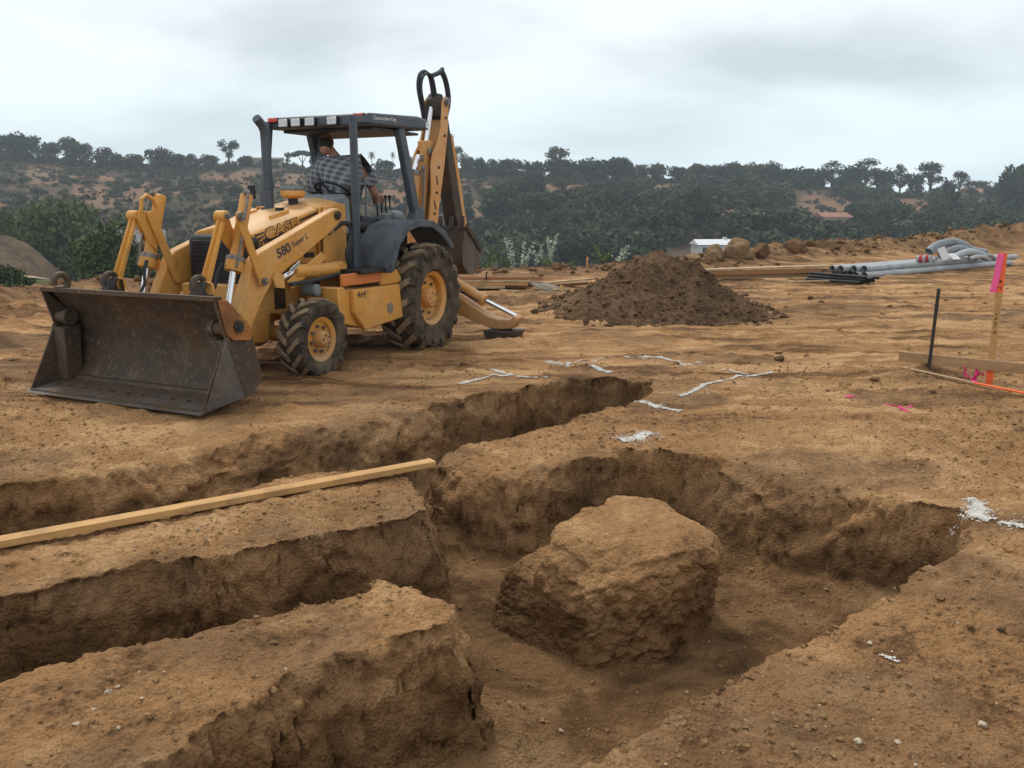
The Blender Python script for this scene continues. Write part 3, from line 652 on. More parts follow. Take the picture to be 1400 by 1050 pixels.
tag(np_mesh('chaparral', np.concatenate(VV), np.concatenate(FF), M['scrub'], None, False), 'low grey-green chaparral scattered over the brown hillside', None, None, 'stuff')
# nearer trees and bushes below the left end of the pad
for kind, x, y, w, zt, zb, lab in [
    ('green',-62.2,120.0,10.0,2.6,-2.9,'broad bright green tree standing behind the ploughed slope'),
    ('green',-70.5,125.0,5.0,1.6,-2.6,'green tree half hidden left of the broad bright green tree'),
    ('green',-54.8,121.0,4.2,.6,-3.0,'lower green tree joined to the right of the broad one'),
    ('green',-77.6,130.0,5.0,1.4,-1.6,'dark green tree beside the road at the left edge'),
    ('bush',-28.9,62.0,5.4,0.45,-4.3,'large round green bush just left of the raised loader arm'),
    ('bush',-27.0,64.0,3.9,-0.92,-4.5,'green bush behind the far loader link'),
    ('bush',-31.7,66.0,3.2,-1.28,-4.5,'low bush at the left foot of the large round bush'),
    ('bush',-25.2,66.0,4.2,-0.9,-4.6,'green bush seen between the loader linkage and the radiator'),
    ('bush',-22.5,70.0,5.0,-1.2,-5.5,'green bush hidden behind the radiator of the backhoe'),
    ('bush',-26.6,45.0,2.8,-1.53,-3.4,'dark bush low at the left edge beyond the dirt bank'),
    ('bush',-28.4,48.0,2.0,-1.40,-3.4,'small dark bush cut by the left edge of the picture'),
    ('bush',-21.0,58.0,3.2,-2.6,-5.2,'low bush below the far loader arm')]:
    z = hz_at(x, y) if kind == 'green' else zb
    plant(kind, x, y, min(zb, z), w, zt - min(zb, z), lab, 'tree' if kind == 'green' else 'bush')

for kind, L_ in PROTO.items():          # a model that was never planted goes
    for i, (root, W, H) in enumerate(L_):
        if (kind, i) not in PLACED:
            for ch in list(root.children): bpy.data.objects.remove(ch)
            bpy.data.objects.remove(root)
# ------------------------------------------------------------------ houses
M['white_wall'] = plain('white_wall', (.62, .62, .60), .8, 0, .06, 1); M['metal_roof'] = plain('pale_metal_roof', (.70, .73, .74), .45, 0, .06, 1)
M['tan_wall'] = plain('tan_wall', (.36, .29, .22), .85, 0, .1, 1); M['tile_roof'] = plain('clay_tile_roof', (.30, .15, .10), .8, 0, .2, 2)
M['grey_roof'] = plain('grey_shingle_roof', (.17, .165, .165), .85, 0, .15, 2); M['pane'] = plain('window_glass', (.05, .06, .07), .15, 0, .1, 1, .5)
def house(x, y, z, w, d, h, rh, rz, wall, roof, label, nwin, over=.4, chimney=False):
    o = tag(empty('house', (x, y, z), rz), label, 'house')
    MB().box((0, 0, h/2 - 1), (w, d, h + 2)).build('wall', wall, o)
    rf = MB().prism([(-d/2-over, h), (d/2+over, h), (0, h+rh)], -w/2-over, w/2+over, 'x').build('roof', roof, o)
    if chimney: MB().box((w*.36, 0, h+rh*.7), (.8, .8, 1.6)).build('chimney', wall, rf)
    for i in range(nwin):
        wx = -w/2 + w*(i+.5)/nwin; f = MB().box((wx, -d/2-.02, h*.56), (1.25, .1, 1.2)).build('window', M['white_wall'], o)
        MB().box((wx, -d/2-.085, h*.56), (1.05, .04, 1.0)).build('pane', M['pane'], f)
    MB().box((w*.5-w/(nwin*1.0)*.98, -d/2-.03, 1.0), (.9, .1, 2.0)).build('door', roof, o)
    return o
house(46.9, 203, -9.0, 8.2, 6, 2.5, 1.2, R(6), M['white_wall'], M['metal_roof'], 'long white house with pale metal roof behind the boulders', 3, .4, True)
house(66, 252, hz_at(66, 252)-.2, 12, 7, 2.6, 1.6, R(-8), M['tan_wall'], M['tile_roof'], 'low house with red tile roof among trees above the white house', 4)
house(96, 262, hz_at(96, 262)+.2, 9, 7, 2.8, 1.4, R(10), M['tan_wall'], M['tile_roof'], 'tan house with tile roof below the bare tan slope', 3)
house(206, 393, 6.4, 9, 8, 2.6, 1.6, R(12), M['tan_wall'], M['tile_roof'], 'house with brown roof on the right end of the ridge', 4)
house(11.6, 408, 18.0, 8, 6, 1.6, .5, R(-5), M['white_wall'], M['metal_roof'], 'small flat white house on the middle of the ridge', 2)
house(-42.6, 97, -4.2, 6.5, 5, 2.3, 1.3, R(20), M['tan_wall'], M['grey_roof'], 'house with dark grey roof behind the large round bush', 2)
house(-68, 190, hz_at(-68, 190)-1.0, 7, 6, 2.6, 1.4, R(-15), M['tan_wall'], M['grey_roof'], 'grey-roofed house low on the slope between the loader links', 2)
house(-114.7, 412, 21.8, 15, 7, 2.4, .9, R(4), M['tan_wall'], M['grey_roof'], 'long tan house on the ridge left of the front canopy post', 4)

# ------------------------------------------------------------------ air
hz_b = MB().box((0, 210, 17), (1000, 640, 76)).build('haze', None); tag(hz_b, None, None, None, 'stuff')
hm = bpy.data.materials.new('haze'); hm.use_nodes = True; ht = hm.node_tree; ht.nodes.remove(ht.nodes['Principled BSDF'])
pv = ht.nodes.new('ShaderNodeVolumePrincipled'); pv.inputs['Color'].default_value = (.80, .91, 1, 1); pv.inputs['Density'].default_value = .00042; pv.inputs['Anisotropy'].default_value = .2
ht.links.new(pv.outputs[0], ht.nodes['Material Output'].inputs['Volume']); hz_b.data.materials.append(hm); hz_b.display_type = 'WIRE'
# ------------------------------------------------------------------ backhoe materials
def paint(name, col, faded, dirt=.5, rough=.42):
    t = NT(name); a = t.noise(1.7, 5, .6); b = t.noise(9, 6, .7); c = t.noise(38, 4, .7)
    v = t.mix(t.rng(a, .40, .66), col, faded)
    sp = t.math('MULTIPLY', t.rng(b, .52, .72), dirt); v = t.mix(sp, v, (.20, .125, .065))
    sc = t.rng(c, .69, .74); v = t.mix(t.math('MULTIPLY', sc, .55), v, (.10, .055, .03))
    # splashes of dried mud on the low parts
    geo = t.new('ShaderNodeNewGeometry'); sp_ = t.new('ShaderNodeSeparateXYZ'); t.l.new(geo.outputs['Position'], sp_.inputs[0])
    lo = t.math('MULTIPLY', t.rng(t.math('ADD', sp_.outputs[2], t.math('MULTIPLY', b, .9)), 1.15, .55), .55); v = t.mix(lo, v, (.27, .17, .09))
    nz = t.new('ShaderNodeSeparateXYZ'); t.l.new(geo.outputs['Normal'], nz.inputs[0]); v = t.mix(t.math('MULTIPLY', t.rng(nz.outputs[2], .55, 1.0), t.math('ADD', t.math('MULTIPLY', b, .5), .12)), v, (.60, .42, .27))
    return t.done(v, t.math('ADD', t.math('MULTIPLY', b, .3), rough-.08), t.bump(t.math('ADD', c, a), .10, .006), 0, .4)
M['yellow'] = paint('yellow_paint', (.65, .305, .055), (.67, .36, .11))
M['faded'] = paint('faded_orange_paint', (.60, .29, .085), (.66, .37, .17), .3, .6)
M['orange'] = paint('orange_paint', (.62, .19, .04), (.66, .25, .08), .25)
def rusty(name, base, rust, wear, rough=.55, metal=.5):
    t = NT(name); a = t.noise(2.2, 6, .68); b = t.noise(16, 6, .7); s = t.noise(1, 5, .6, t.map((1.2, 14, 1.2)))
    v = t.mix(t.rng(a, .38, .62), base, rust); v = t.mix(t.math('MULTIPLY', t.rng(b, .48, .70), .6), v, wear); v = t.mix(t.math('MULTIPLY', t.rng(s, .56, .72), .45), v, wear)
    return t.done(v, t.math('ADD', t.math('MULTIPLY', b, .4), rough-.2), t.bump(b, .18, .008), metal, .3)
M['bucket_steel'] = rusty('bucket_steel', (.072, .054, .041), (.105, .068, .043), (.23, .170, .118), .66, .2)
M['bucket_grey'] = rusty('bucket_side_steel', (.13, .115, .105), (.11, .075, .05), (.22, .19, .16), .6, .35)
M['rust_paint'] = rusty('rusted_orange_paint', (.46, .19, .045), (.24, .09, .035), (.10, .055, .035), .65, 0)
M['iron'] = rusty('dark_iron', (.045, .040, .038), (.085, .055, .038), (.13, .10, .08), .6, .3)
M['black'] = plain('black_paint', (.018, .018, .020), .45, 0, .3, 8, .35)
M['canopy'] = plain('slate_canopy_paint', (.060, .072, .090), .42, 0, .22, 5, .4)
M['fender'] = plain('dusty_fender', (.085, .098, .112), .65, 0, .25, 6)
M['hose'] = plain('hose_rubber', (.035, .036, .040), .55, 0, .25, 20)
M['chrome'] = plain('chrome_rod', (.80, .81, .83), .16, 1.0, .04, 20)
M['bolt'] = plain('steel_bolt', (.22, .20, .18), .45, .7, .3, 30)
M['lamp_glass'] = plain('lamp_glass', (.62, .64, .66), .2, 0, .12, 40, .5)
M['red_lens'] = plain('red_lens', (.55, .055, .03), .3, 0, .15, 30, .5)
M['white_label'] = plain('white_sticker', (.74, .74, .72), .5, 0, .06, 40)
M['seat'] = plain('worn_seat_vinyl', (.075, .058, .048), .7, 0, .3, 12)
M['bellows'] = plain('dusty_bellows', (.23, .19, .145), .8, 0, .25, 12)
M['grey_plastic'] = plain('grey_plastic', (.20, .215, .22), .55, 0, .15, 12)
M['decal'] = plain('decal_print', (.060, .050, .050), .5, 0, .15, 30)
def rubber():
    t = NT('tyre_rubber'); a = t.noise(5, 6, .7); b = t.noise(28, 5, .7)
    geo = t.new('ShaderNodeNewGeometry')
    v = t.mix(t.rng(a, .36, .62), (.030, .028, .027), (.105, .080, .058)); v = t.mix(t.math('MULTIPLY', t.rng(b, .5, .7), .6), v, (.20, .145, .095))
    return t.done(v, .9, t.bump(b, .3, .006), 0, .15)
def tyre_mat(name, Rr):
    t = NT(name); a = t.noise(5, 6, .7); b = t.noise(28, 5, .7)
    sp_ = t.new('ShaderNodeSeparateXYZ'); t.l.new(t.tc.outputs['Object'], sp_.inputs[0])
    r = t.math('SQRT', t.math('ADD', t.math('MULTIPLY', sp_.outputs[0], sp_.outputs[0]), t.math('MULTIPLY', sp_.outputs[2], sp_.outputs[2])))
    v = t.mix(t.rng(a, .36, .62), (.042, .036, .031), (.125, .095, .066)); v = t.mix(t.math('MULTIPLY', t.rng(b, .5, .7), .45), v, (.16, .115, .075))
    lug = t.math('MULTIPLY', t.rng(r, Rr*1.005, Rr*1.045), t.rng(a, .25, .6, .45, 1)); v = t.mix(lug, v, t.mix(t.rng(b, .35, .65), (.22, .155, .10), (.40, .29, .19)))
    return t.done(v, .9, t.bump(b, .3, .006), 0, .15)

# ------------------------------------------------------------------ backhoe: local x forward, y to its left, z up
BH = tag(empty('backhoe_loader', (-1.8904, 11.1539, 0), -2.01598), 'yellow wheeled backhoe loader with dark canopy and front bucket on the ground', 'backhoe')
def shaft(p, q, r, name, mat, n=14): return MB().cyl(p, q, r, None, n).build(name, mat, BH)
def pin(parent, x, y0, y1, z, r=.045, name='pivot_pin', mat='bolt'):
    b = MB().cyl((x, y0, z), (x, y1, z), r, None, 12); s = 1 if y1 > y0 else -1
    b.cyl((x, y1, z), (x, y1+.012*s, z), r*.55, None, 8); return b.build(name, M[mat], parent, 0, 30)
# chassis and engine bay
c = MB(); c.prism([(2.75,.72),(2.75,.98),(1.0,1.0),(-.75,.85),(-.75,.55),(1.0,.60),(2.1,.62)], -.36, .36)
c.prism([(2.62,.38),(2.62,.72),(2.30,.72),(2.34,.36)], -.30, .40)
c.build('chassis', M['yellow'], BH, .012)
ax = MB().cyl((2.13, -.75, .42), (2.13, .75, .42), .085, None, 12); ax.prism([(2.0,.36),(2.0,.62),(2.26,.62),(2.26,.36)], -.18, .18)
ax.ball((2.13, 0, .42), (.17, .2, .17)); ax.build('front_axle', M['yellow'], BH)
MB().cyl((0, -.7, .66), (0, .7, .66), .16, None, 14).box((0, 0, .66), (.5, .6, .5)).build('rear_axle', M['iron'], BH, .02)
en = MB().box((1.75, 0, 1.02), (1.35, .66, .36)); en.cyl((1.9, .2, .95), (1.9, .36, .95), .08); en.cyl((1.5, .1, .9), (1.5, .39, .9), .06); en.box((2.1, .3, .82), (.2, .12, .3))
en.build('engine', M['iron'], BH, .01)
# hood: side walls lean in a little, top rises to the rear; the front overhangs the grille
def hood_ring(x, zt, zb, w):
    return [(x, -w, zb), (x, w, zb), (x, w, zt-.03), (x, w-.05, zt), (x, .12, zt+.035), (x, -.12, zt+.035), (x, -w+.05, zt), (x, -w, zt-.03)]
hd = MB().loft([hood_ring(2.50, 1.505, 1.475, .385), hood_ring(2.36, 1.535, 1.20, .385), hood_ring(1.43, 1.745, 1.10, .385)])
hood = hd.build('hood', M['yellow'], BH, .012)
cw = MB().loft([hood_ring(1.415, 1.75, 1.02, .39), hood_ring(1.10, 1.815, .90, .40), hood_ring(.93, 1.80, .90, .40)]); cowl = cw.build('cowl', M['yellow'], BH, .012)
MB().prism([(1.05,1.52),(1.08,1.84),(.92,1.90),(.82,1.84),(.80,1.45),(.9,1.42)], -.385, .385).build('dashboard', M['grey_plastic'], BH, .02)
MB().box((2.495, 0, 1.13), (.23, .80, .68)).build('radiator_shroud', M['black'], BH, .07, 38, 3)
g = MB(); g.box((2.612, 0, 1.13), (.02, .62, .56))
grille = g.build('grille', M['black'], BH, .006, 38, 1)
for i in range(13): MB().box((2.628, 0, .88 + i*.042), (.014, .58, .016)).build('grille_slat', M['black'], grille)
MB().box((2.0, .388, 1.20), (.03, .006, .03)).build('latch', M['black'], hood)
MB().box((1.62, .392, 1.23), (.16, .012, .055)).build('vent', M['black'], hood)
for y in (-.2, .24): MB().beam((1.75, y, 1.70), (2.05, y, 1.63), .035, .05).build('hood_rail', M['yellow'], hood, .006)
MB().cyl((1.72, .10, 1.69), (1.72, .10, 1.74), .05).build('cap', M['black'], hood)
# breather and exhaust
pc = MB().cyl((1.43, .05, 1.70), (1.43, .05, 1.86), .055); pcl = pc.build('breather_pipe', M['black'], BH)
MB().lathe([(.0,1.84),(.09,1.84),(.135,1.87),(.14,1.90),(.135,1.925),(0,1.925)], (1.43, .05, 0), (0,0,1), 20, False).build('breather_bowl', M['yellow'], pcl)
MB().lathe([(0,1.925),(.12,1.925),(.13,1.945),(.115,1.98),(0,1.985)], (1.43, .05, 0), (0,0,1), 20, False).build('breather_cap', M['grey_plastic'], pcl)
ep = MB().tube([(1.60,-.15,1.68),(1.60,-.15,2.45),(1.605,-.15,2.56),(1.64,-.15,2.62),(1.73,-.15,2.69)], [.054,.054,.054,.053,.050], 14)
ep.cyl((1.60,-.15,1.69),(1.60,-.15,1.74),.09); ep.cyl((1.60,-.15,1.95),(1.60,-.15,2.0),.07); ep.build('exhaust_pipe', M['canopy'], BH)
# lettering and decals on the hood, lying 2 mm proud of it
def letters(name, txt, p0, p1, h, y, mat, parent, bold=0, out=.002, shear=0):
    cu = bpy.data.curves.new(name, 'FONT'); cu.body = txt; cu.size = 1; cu.offset = bold; cu.extrude = 0; cu.shear = shear
    o = bpy.data.objects.new('tmp', cu); COL.objects.link(o); dg = bpy.context.evaluated_depsgraph_get()
    me = bpy.data.meshes.new_from_object(o.evaluated_get(dg)); bpy.data.objects.remove(o)
    vs_ = [v.co.copy() for v in me.vertices]; x0 = min(v.x for v in vs_); x1 = max(v.x for v in vs_); y0 = 0; y1 = max(v.y for v in vs_)
    a = Vector((p0[0], y, p0[1])); b = Vector((p1[0], y, p1[1])); ex = (b-a); L = ex.length; ex.normalize(); ey = Vector((0, 1, 0)).cross(ex)
    for v in me.vertices: v.co = a + ex*((v.co.x-x0)/(x1-x0)*L) + ey*((v.co.y-y0)/(y1-y0)*h) + Vector((0, out, 0))
    me.materials.clear(); me.materials.append(M[mat]); me.name = name
    q = bpy.data.objects.new(name, me); COL.objects.link(q); q.parent = parent; return q
letters('lettering', 'CASE', (2.30,1.405), (1.765,1.525), .125, .386, 'decal', hood, .055, .002)
letters('lettering', 'CASE', (2.285,1.415), (1.78,1.53), .108, .386, 'yellow', hood, .012, .004)
def flat(poly, y, name, mat, parent): return MB().prism(poly, y, y+.002).build(name, M[mat], parent)
for i in range(3):
    o_ = i*.038; zb = 1.18 + i*.012
    # each stripe runs up the front edge, turns, and goes back beside the letters to the cowl
    b = MB(); x0 = 2.455 - o_; zt = 1.475 - o_*.95
    x0 = min(x0, 2.36+(2.455-.0-x0)*0+.095-o_); b.prism([(x0, zb), (x0, zt), (x0-.022, zt-.002), (x0-.022, zb)], .386, .3885)
    b.prism([(x0-.0225, zt-.003), (2.325, zt+.028-.004), (2.325, zt+.004), (x0-.0225, zt-.026)], .386, .3885)
    if i < 2:
        za = 1.612 - i*.048; MB().prism([(1.755, za), (1.44, za+.085), (1.44, za+.060), (1.755, za-.025)], .386, .3885).build('decal_stripe', M['decal'], hood)
    else:
        MB().prism([(2.325, 1.425), (1.44, 1.60), (1.44, 1.555), (2.325, 1.375)], .386, .388).build('decal_stripe', M['decal'], hood)
    b.build('decal_stripe', M['decal'], hood)
flat([(1.432,1.36),(1.432,1.735),(1.427,1.735),(1.427,1.36)], .386, 'panel_joint', 'black', hood)
# loader arms: a long bar from the cowl tower that bends down at the knee to the bucket
ARM = [(1.36,1.60),(1.42,1.715),(1.34,1.755),(1.28,1.68),(1.30,1.58)]
def arm_poly():
    return [(1.30,1.60),(1.30,1.69),(1.36,1.735),(1.44,1.72),(2.66,1.30),(2.74,1.23),(3.02,.74),(3.06,.60),(2.96,.53),(2.85,.56),(2.62,.88),(2.46,1.03),(2.30,1.10),(1.55,1.46),(1.36,1.57)]
for s in (1, -1):
    y0, y1 = (.50, .62) if s > 0 else (-.62, -.50)
    a = MB().prism(arm_poly(), y0, y1).build('loader_arm', M['yellow'], BH, .012, 38, 2)
    yo = .62*s
    pin(a, 1.40, yo, yo+.025*s, 1.655, .05, mat='iron'); pin(a, 2.965, yo, yo+.03*s, .63, .05)
    # bell crank: two links, from the arm knee up to the joint and from the joint down to the bucket hook
    BC = [(2.645,1.0),(2.68,.972),(2.72,.98),(2.742,1.01),(3.005,1.635),(3.005,1.68),(2.975,1.708),(2.935,1.70),(2.91,1.675)]; lk = MB(); lk.prism(BC, .655*s, .68*s)
    lk.prism(BC, .46*s, .485*s)
    L = lk.build('bell_crank', M['yellow'], BH, .006); pin(L, 2.69, .68*s, .70*s, 1.025, .04); pin(L, 2.955, .68*s, .70*s, 1.655, .045)
    tl = MB(); tl.beam((3.085, .57*s, 1.65), (3.36, .57*s, 1.03), .085, .042, (1, 0, .45), .105, .05); tl.beam((3.10, .57*s, 1.62), (3.355, .57*s, 1.05), .022, .095, (1, 0, .45), .026, .125)
    tl.cyl((3.085, .505*s, 1.66), (3.085, .635*s, 1.66), .052); tl.cyl((3.365, .50*s, 1.01), (3.365, .64*s, 1.01), .068)
    T = tl.build('tilt_link', M['yellow'], BH, .01); pin(T, 3.085, .635*s, .655*s, 1.66, .03); 
    # spacer bracket between links
    MB().prism([(2.90,1.60),(2.94,1.70),(3.08,1.71),(3.12,1.64),(3.02,1.42),(2.90,1.30)], .49*s, .505*s).build('crank_gusset', M['yellow'], BH, .006)
    # tilt cylinder: barrel above, chrome rod down to the arm foot
    cb = MB().cyl((2.735, .57*s, 1.86), (2.97, .57*s, 1.17), .060, None, 18); cb.cyl((2.945, .57*s, 1.25), (2.985, .57*s, 1.14), .085, None, 16); C_ = cb.build('tilt_cylinder', M['yellow'], BH, .008)
    MB().cyl((2.98, .57*s, 1.15), (3.10, .57*s, .74), .032, None, 12).build('cylinder_rod', M['chrome'], C_)
    MB().cyl((2.93, .57*s, 1.275), (2.945, .57*s, 1.235), .092, None, 16).build('clamp', M['bolt'], C_)
    MB().tube([(2.80,.645*s,1.87),(2.90,.655*s,1.55),(2.98,.655*s,1.30),(3.02,.65*s,1.18)], .014, 6).build('steel_pipe', M['bolt'], C_)
    MB().ball((2.79, .62*s, 1.88), .035, 8, 6).build('fitting', M['bolt'], C_)
    MB().tube([(3.04,.50*s,1.22),(3.10,.48*s,1.12),(3.12,.46*s,1.0),(3.20,.44*s,.92),(3.18,.40*s,.72)], .018, 6).build('hose', M['hose'], C_)
    if s < 0: MB().tube([(3.06,-.50,1.70),(3.04,-.5,1.82),(2.98,-.5,1.86),(2.90,-.5,1.82),(2.86,-.5,1.74)], .022, 6).build('hose_guard', M['yellow'], BH)
    # lift cylinder beside the hood
    lc = MB().cyl((1.43, .60*s, 1.07), (2.16, .60*s, 1.085), .075, None, 18); lc.cyl((1.40,.53*s,1.07),(1.40,.67*s,1.07),.085); lc.cyl((1.80,.60*s,1.077),(1.83,.60*s,1.078),.082)
    LC = lc.build('lift_cylinder', M['yellow'], BH, .006)
    MB().cyl((2.16, .60*s, 1.085), (2.47, .60*s, 1.0), .038, None, 12).build('cylinder_rod', M['chrome'], LC)
    MB().prism([(2.36,.93),(2.36,1.07),(2.46,1.10),(2.52,1.04),(2.50,.95)], .63*s, .66*s).build('bracket', M['yellow'], LC, .005)
    MB().prism([(2.30,1.0),(1.72,1.27),(1.66,1.22),(1.70,1.17),(2.24,.91)], .625*s, .65*s).build('guard_plate', M['yellow'], LC, .005)
    MB().tube([(2.30,.68*s,.97),(2.0,.69*s,.98),(1.7,.69*s,1.0),(1.42,.68*s,1.02)], .022, 7).build('hose', M['hose'], LC)
    tw = MB().prism([(1.48,1.05),(1.48,1.56),(1.44,1.75),(1.27,1.76),(1.20,1.56),(1.02,1.02),(1.05,.92)], .405*s, .43*s); tw.prism([(1.48,1.05),(1.48,1.56),(1.44,1.75),(1.27,1.76),(1.20,1.56),(1.02,1.02),(1.05,.92)], .47*s, .49*s)
    tw.build('arm_tower', M['yellow'], BH, .006)
NA = [o for o in BH.children if o.name.startswith('loader_arm')][0]
letters('lettering', '580', (2.40,1.235), (2.19,1.305), .095, .62, 'decal', NA, .035)
letters('lettering', 'Super L', (2.165,1.335), (1.905,1.425), .062, .62, 'decal', NA, .018)
flat([(2.27,1.07),(2.12,1.15),(2.10,1.205),(2.26,1.125)], .652, 'warning_sticker', 'white_label', BH)
flat([(2.255,1.09),(2.13,1.155),(2.122,1.18),(2.25,1.113)], .6545, 'sticker_print', 'grey_plastic', BH)
for i, off in enumerate((0, .05)):
    MB().tube(curve([(1.42-off,.55,1.50),(1.30-off,.60,1.57),(1.19-off,.64,1.53),(1.22-off*1.3,.66,1.38),(1.30-off,.66,1.22),(1.22-off,.66,1.05),(1.16-off,.64,.95)],5), .024, 8).build('hose', M['hose'], BH)
MB().tube([(1.48,.56,1.46),(1.42,.57,1.52),(1.36,.60,1.57)], .030, 7).build('hose_fitting', M['bolt'], BH)
# front bucket, a clamshell with a hinged front
bk = MB(); prof = [(3.76,.985),(3.70,.97),(3.52,.74),(3.43,.50),(3.45,.27),(3.58,.09),(3.75,.045),(4.02,.025)]
th = .022; inn = [(x + th*.8, z + th*.9) for x, z in prof]; inn[0] = (3.775, .985); inn[-1] = (4.02, .045)
bk.prism(prof + inn[::-1], -1.08, 1.08); bk.prism([(3.80,.955),(3.80,.995),(3.70,.985),(3.70,.945)], -1.10, 1.10)
bkt = bk.build('front_bucket', M['bucket_steel'], BH, .004)
for s in (1, -1):
    y0, y1 = (1.08, 1.10) if s > 0 else (-1.10, -1.08)
    MB().prism([(3.80,.99),(3.71,.975),(3.52,.74),(3.36,.64),(3.25,.20),(3.36,.09),(3.56,.05),(4.02,.02),(3.69,.62)], y0, y1).build('side_plate', M['bucket_steel'], bkt, .004)
    yo, yp = (1.102, 1.118) if s > 0 else (-1.118, -1.102)
    MB().prism([(3.985,.03),(3.50,.065),(3.685,.63)], yo, yp).build('side_cutter', M['bucket_grey'], bkt, .004)
    MB().prism([(3.76,.965),(3.655,.955),(3.36,.66),(3.40,.57),(3.62,.60),(3.69,.66)], yo, yp+.006*s).build('hinge_plate', M['rust_paint'], bkt, .005)
    h = pin(bkt, 3.555, yp, yp+.03*s, .715, .055, 'hinge_pin', 'iron'); 
    MB().beam((3.685, 1.112*s, .63), (3.49, 1.112*s, .07), .02, .03, (1, 0, 0)).build('side_rib', M['bucket_steel'], bkt)
    # clam cylinder box inside the end of the bucket
    MB().prism([(3.72,.60),(3.72,.08),(3.55,.10),(3.52,.62)], 1.075*s, .93*s).build('cylinder_cover', M['bucket_steel'], bkt, .012)
    MB().cyl((3.64, 1.07*s, .70), (3.64, .92*s, .70), .06).cyl((3.64,.97*s,.70),(3.64,.90*s,.70),.08).build('hinge_boss', M['bucket_steel'], bkt, .006)
ed = MB(); ed.prism([(3.72,.052),(3.72,.072),(3.98,.050),(4.06,.018),(4.02,.010)], -1.11, 1.11); edge = ed.build('cutting_edge', M['bucket_grey'], bkt, .003)
MB().prism([(3.575,.125),(3.64,.125),(3.66,.075),(3.60,.075)], -1.06, 1.06).build('wear_strip', M['bucket_steel'], bkt, .006)
for i in range(11): MB().cyl((3.84, -.95+i*.19, .058), (3.84, -.95+i*.19, .080), .022, None, 8).build('bolt', M['bucket_steel'], edge)
for y, hx_, hz_, hr_ in ((-.92, 3.70, 1.04, .075), (-.57, 3.43, 1.03, .085), (.57, 3.43, 1.03, .085)):
    hk = MB(); pts = [(hx_+hr_*math.cos(t_), y, hz_+hr_*math.sin(t_)) for t_ in [R(d) for d in (250,205,160,115,70,25,-20)]]
    hk.tube(curve(pts, 4), .030, 8); hk.box((hx_-.01, y, hz_-hr_+.01), (.13, .07, .05)); hk.build('hook', M['bucket_steel'], bkt, .005)
for y in (-.57, .57):
    MB().prism([(3.40,.62),(3.30,.78),(3.34,1.06),(3.42,1.08),(3.55,.86)], y-.07, y+.07).prism([(3.42,.45),(3.0,.55),(2.96,.68),(3.08,.72),(3.46,.70)], y-.10, y+.10).build('bucket_ear', M['iron'], bkt, .008)
# wheels
def wheel(name, x, side, Rr, W, rim_r, yc, n_lug, dish, lug_h):
    w = empty(name, (x, yc*side, Rr*.985), 0, BH); s = side; h = W/2
    t_ = MB().lathe([(rim_r,-h*.78),(rim_r+.03,-h*.93),(Rr*.80,-h),(Rr*.93,-h*.93),(Rr*.965,-h*.72),(Rr*.985,0),(Rr*.965,h*.72),(Rr*.93,h*.93),(Rr*.80,h),(rim_r+.03,h*.93),(rim_r,h*.78),(rim_r-.02,h*.5),(rim_r-.02,-h*.5)], (0,0,0), (0,1,0), 56)
    for k in range(n_lug):
        for q in (1, -1):
            th0 = 2*math.pi*(k + (.5 if q < 0 else 0))/n_lug; rings = []
            for wv, dth, r in ((.03,.0,Rr*.985),(.34,.07,Rr*.985),(.66,.19,Rr*.975),(.90,.25,Rr*.945),(1.0,.27,Rr*.885),(1.005,.275,Rr*.80)):
                y = q*h*wv; th_ = th0 + dth*(.42/Rr)**.5*1.15; hw = 2*math.pi/n_lug*.20*(1.0 if wv < .95 else .9); rl = lug_h*(1 if wv < .95 else .42 if wv < 1.002 else .05)
                ring = []
                for dt, dr in ((-hw*1.15,-.012),(-hw*.85,rl),(hw*.85,rl),(hw*1.15,-.012)):
                    ring.append(((r+dr)*math.cos(th_+dt), y + (q*rl*.8 if wv > .95 else 0), (r+dr)*math.sin(th_+dt)))
                rings.append(ring)
            t_.loft(rings, True, True)
    t_.build('tyre', tyre_mat('tyre_rubber', Rr), w, 0, 30)
    rm = MB().lathe([(rim_r+.02,s*h*.86),(rim_r+.022,s*h*.80),(rim_r-.012,s*h*.74),(rim_r-.05,s*h*.60),(rim_r-.055,s*h*.20),(rim_r*.80,s*(h-dish)+.004*s),(rim_r*.42,s*(h-dish)),(.02,s*(h-dish)),(.02,s*(h-dish)-.03*s),(rim_r-.03,s*(h-dish)-.03*s),(rim_r-.03,-s*h*.7),(rim_r+.02,-s*h*.86),(rim_r,-s*h*.86),(rim_r-.0,s*h*.7)], (0,0,0), (0,1,0), 48)
    rim = rm.build('rim', M['yellow'], w, 0, 30)
    hb = MB().lathe([(0,s*(h-dish)+.10*s),(rim_r*.30,s*(h-dish)+.10*s),(rim_r*.36,s*(h-dish)+.075*s),(rim_r*.38,s*(h-dish)+.004*s),(0,s*(h-dish)+.002*s)], (0,0,0), (0,1,0), 28, False)
    hub = hb.build('hub', M['faded'], w, .004)
    for k in range(8):
        g = 2*math.pi*k/8; c_ = (math.cos(g)*rim_r*.58, s*(h-dish)+.003*s, math.sin(g)*rim_r*.58)
        MB().cyl(c_, (c_[0], c_[1]+.035*s, c_[2]), .018, None, 6).build('lug_nut', M['bolt'], w)
    for k in range(5):
        g = 2*math.pi*k/5+.3; c_ = (math.cos(g)*rim_r*.2, s*(h-dish)+.098*s, math.sin(g)*rim_r*.2)
        MB().cyl(c_, (c_[0], c_[1]+.012*s, c_[2]), .012, None, 6).build('hub_bolt', M['bolt'], w)
    if s > 0 : w.rotation_euler = (0, R(11), 0)
    return w
for s in (1, -1):
    wheel('front_wheel', 2.13, s, .400, .31, .235, .80, 15, .085, .036); wheel('rear_wheel', 0, s, .640, .47, .335, .82, 17, .16, .055)
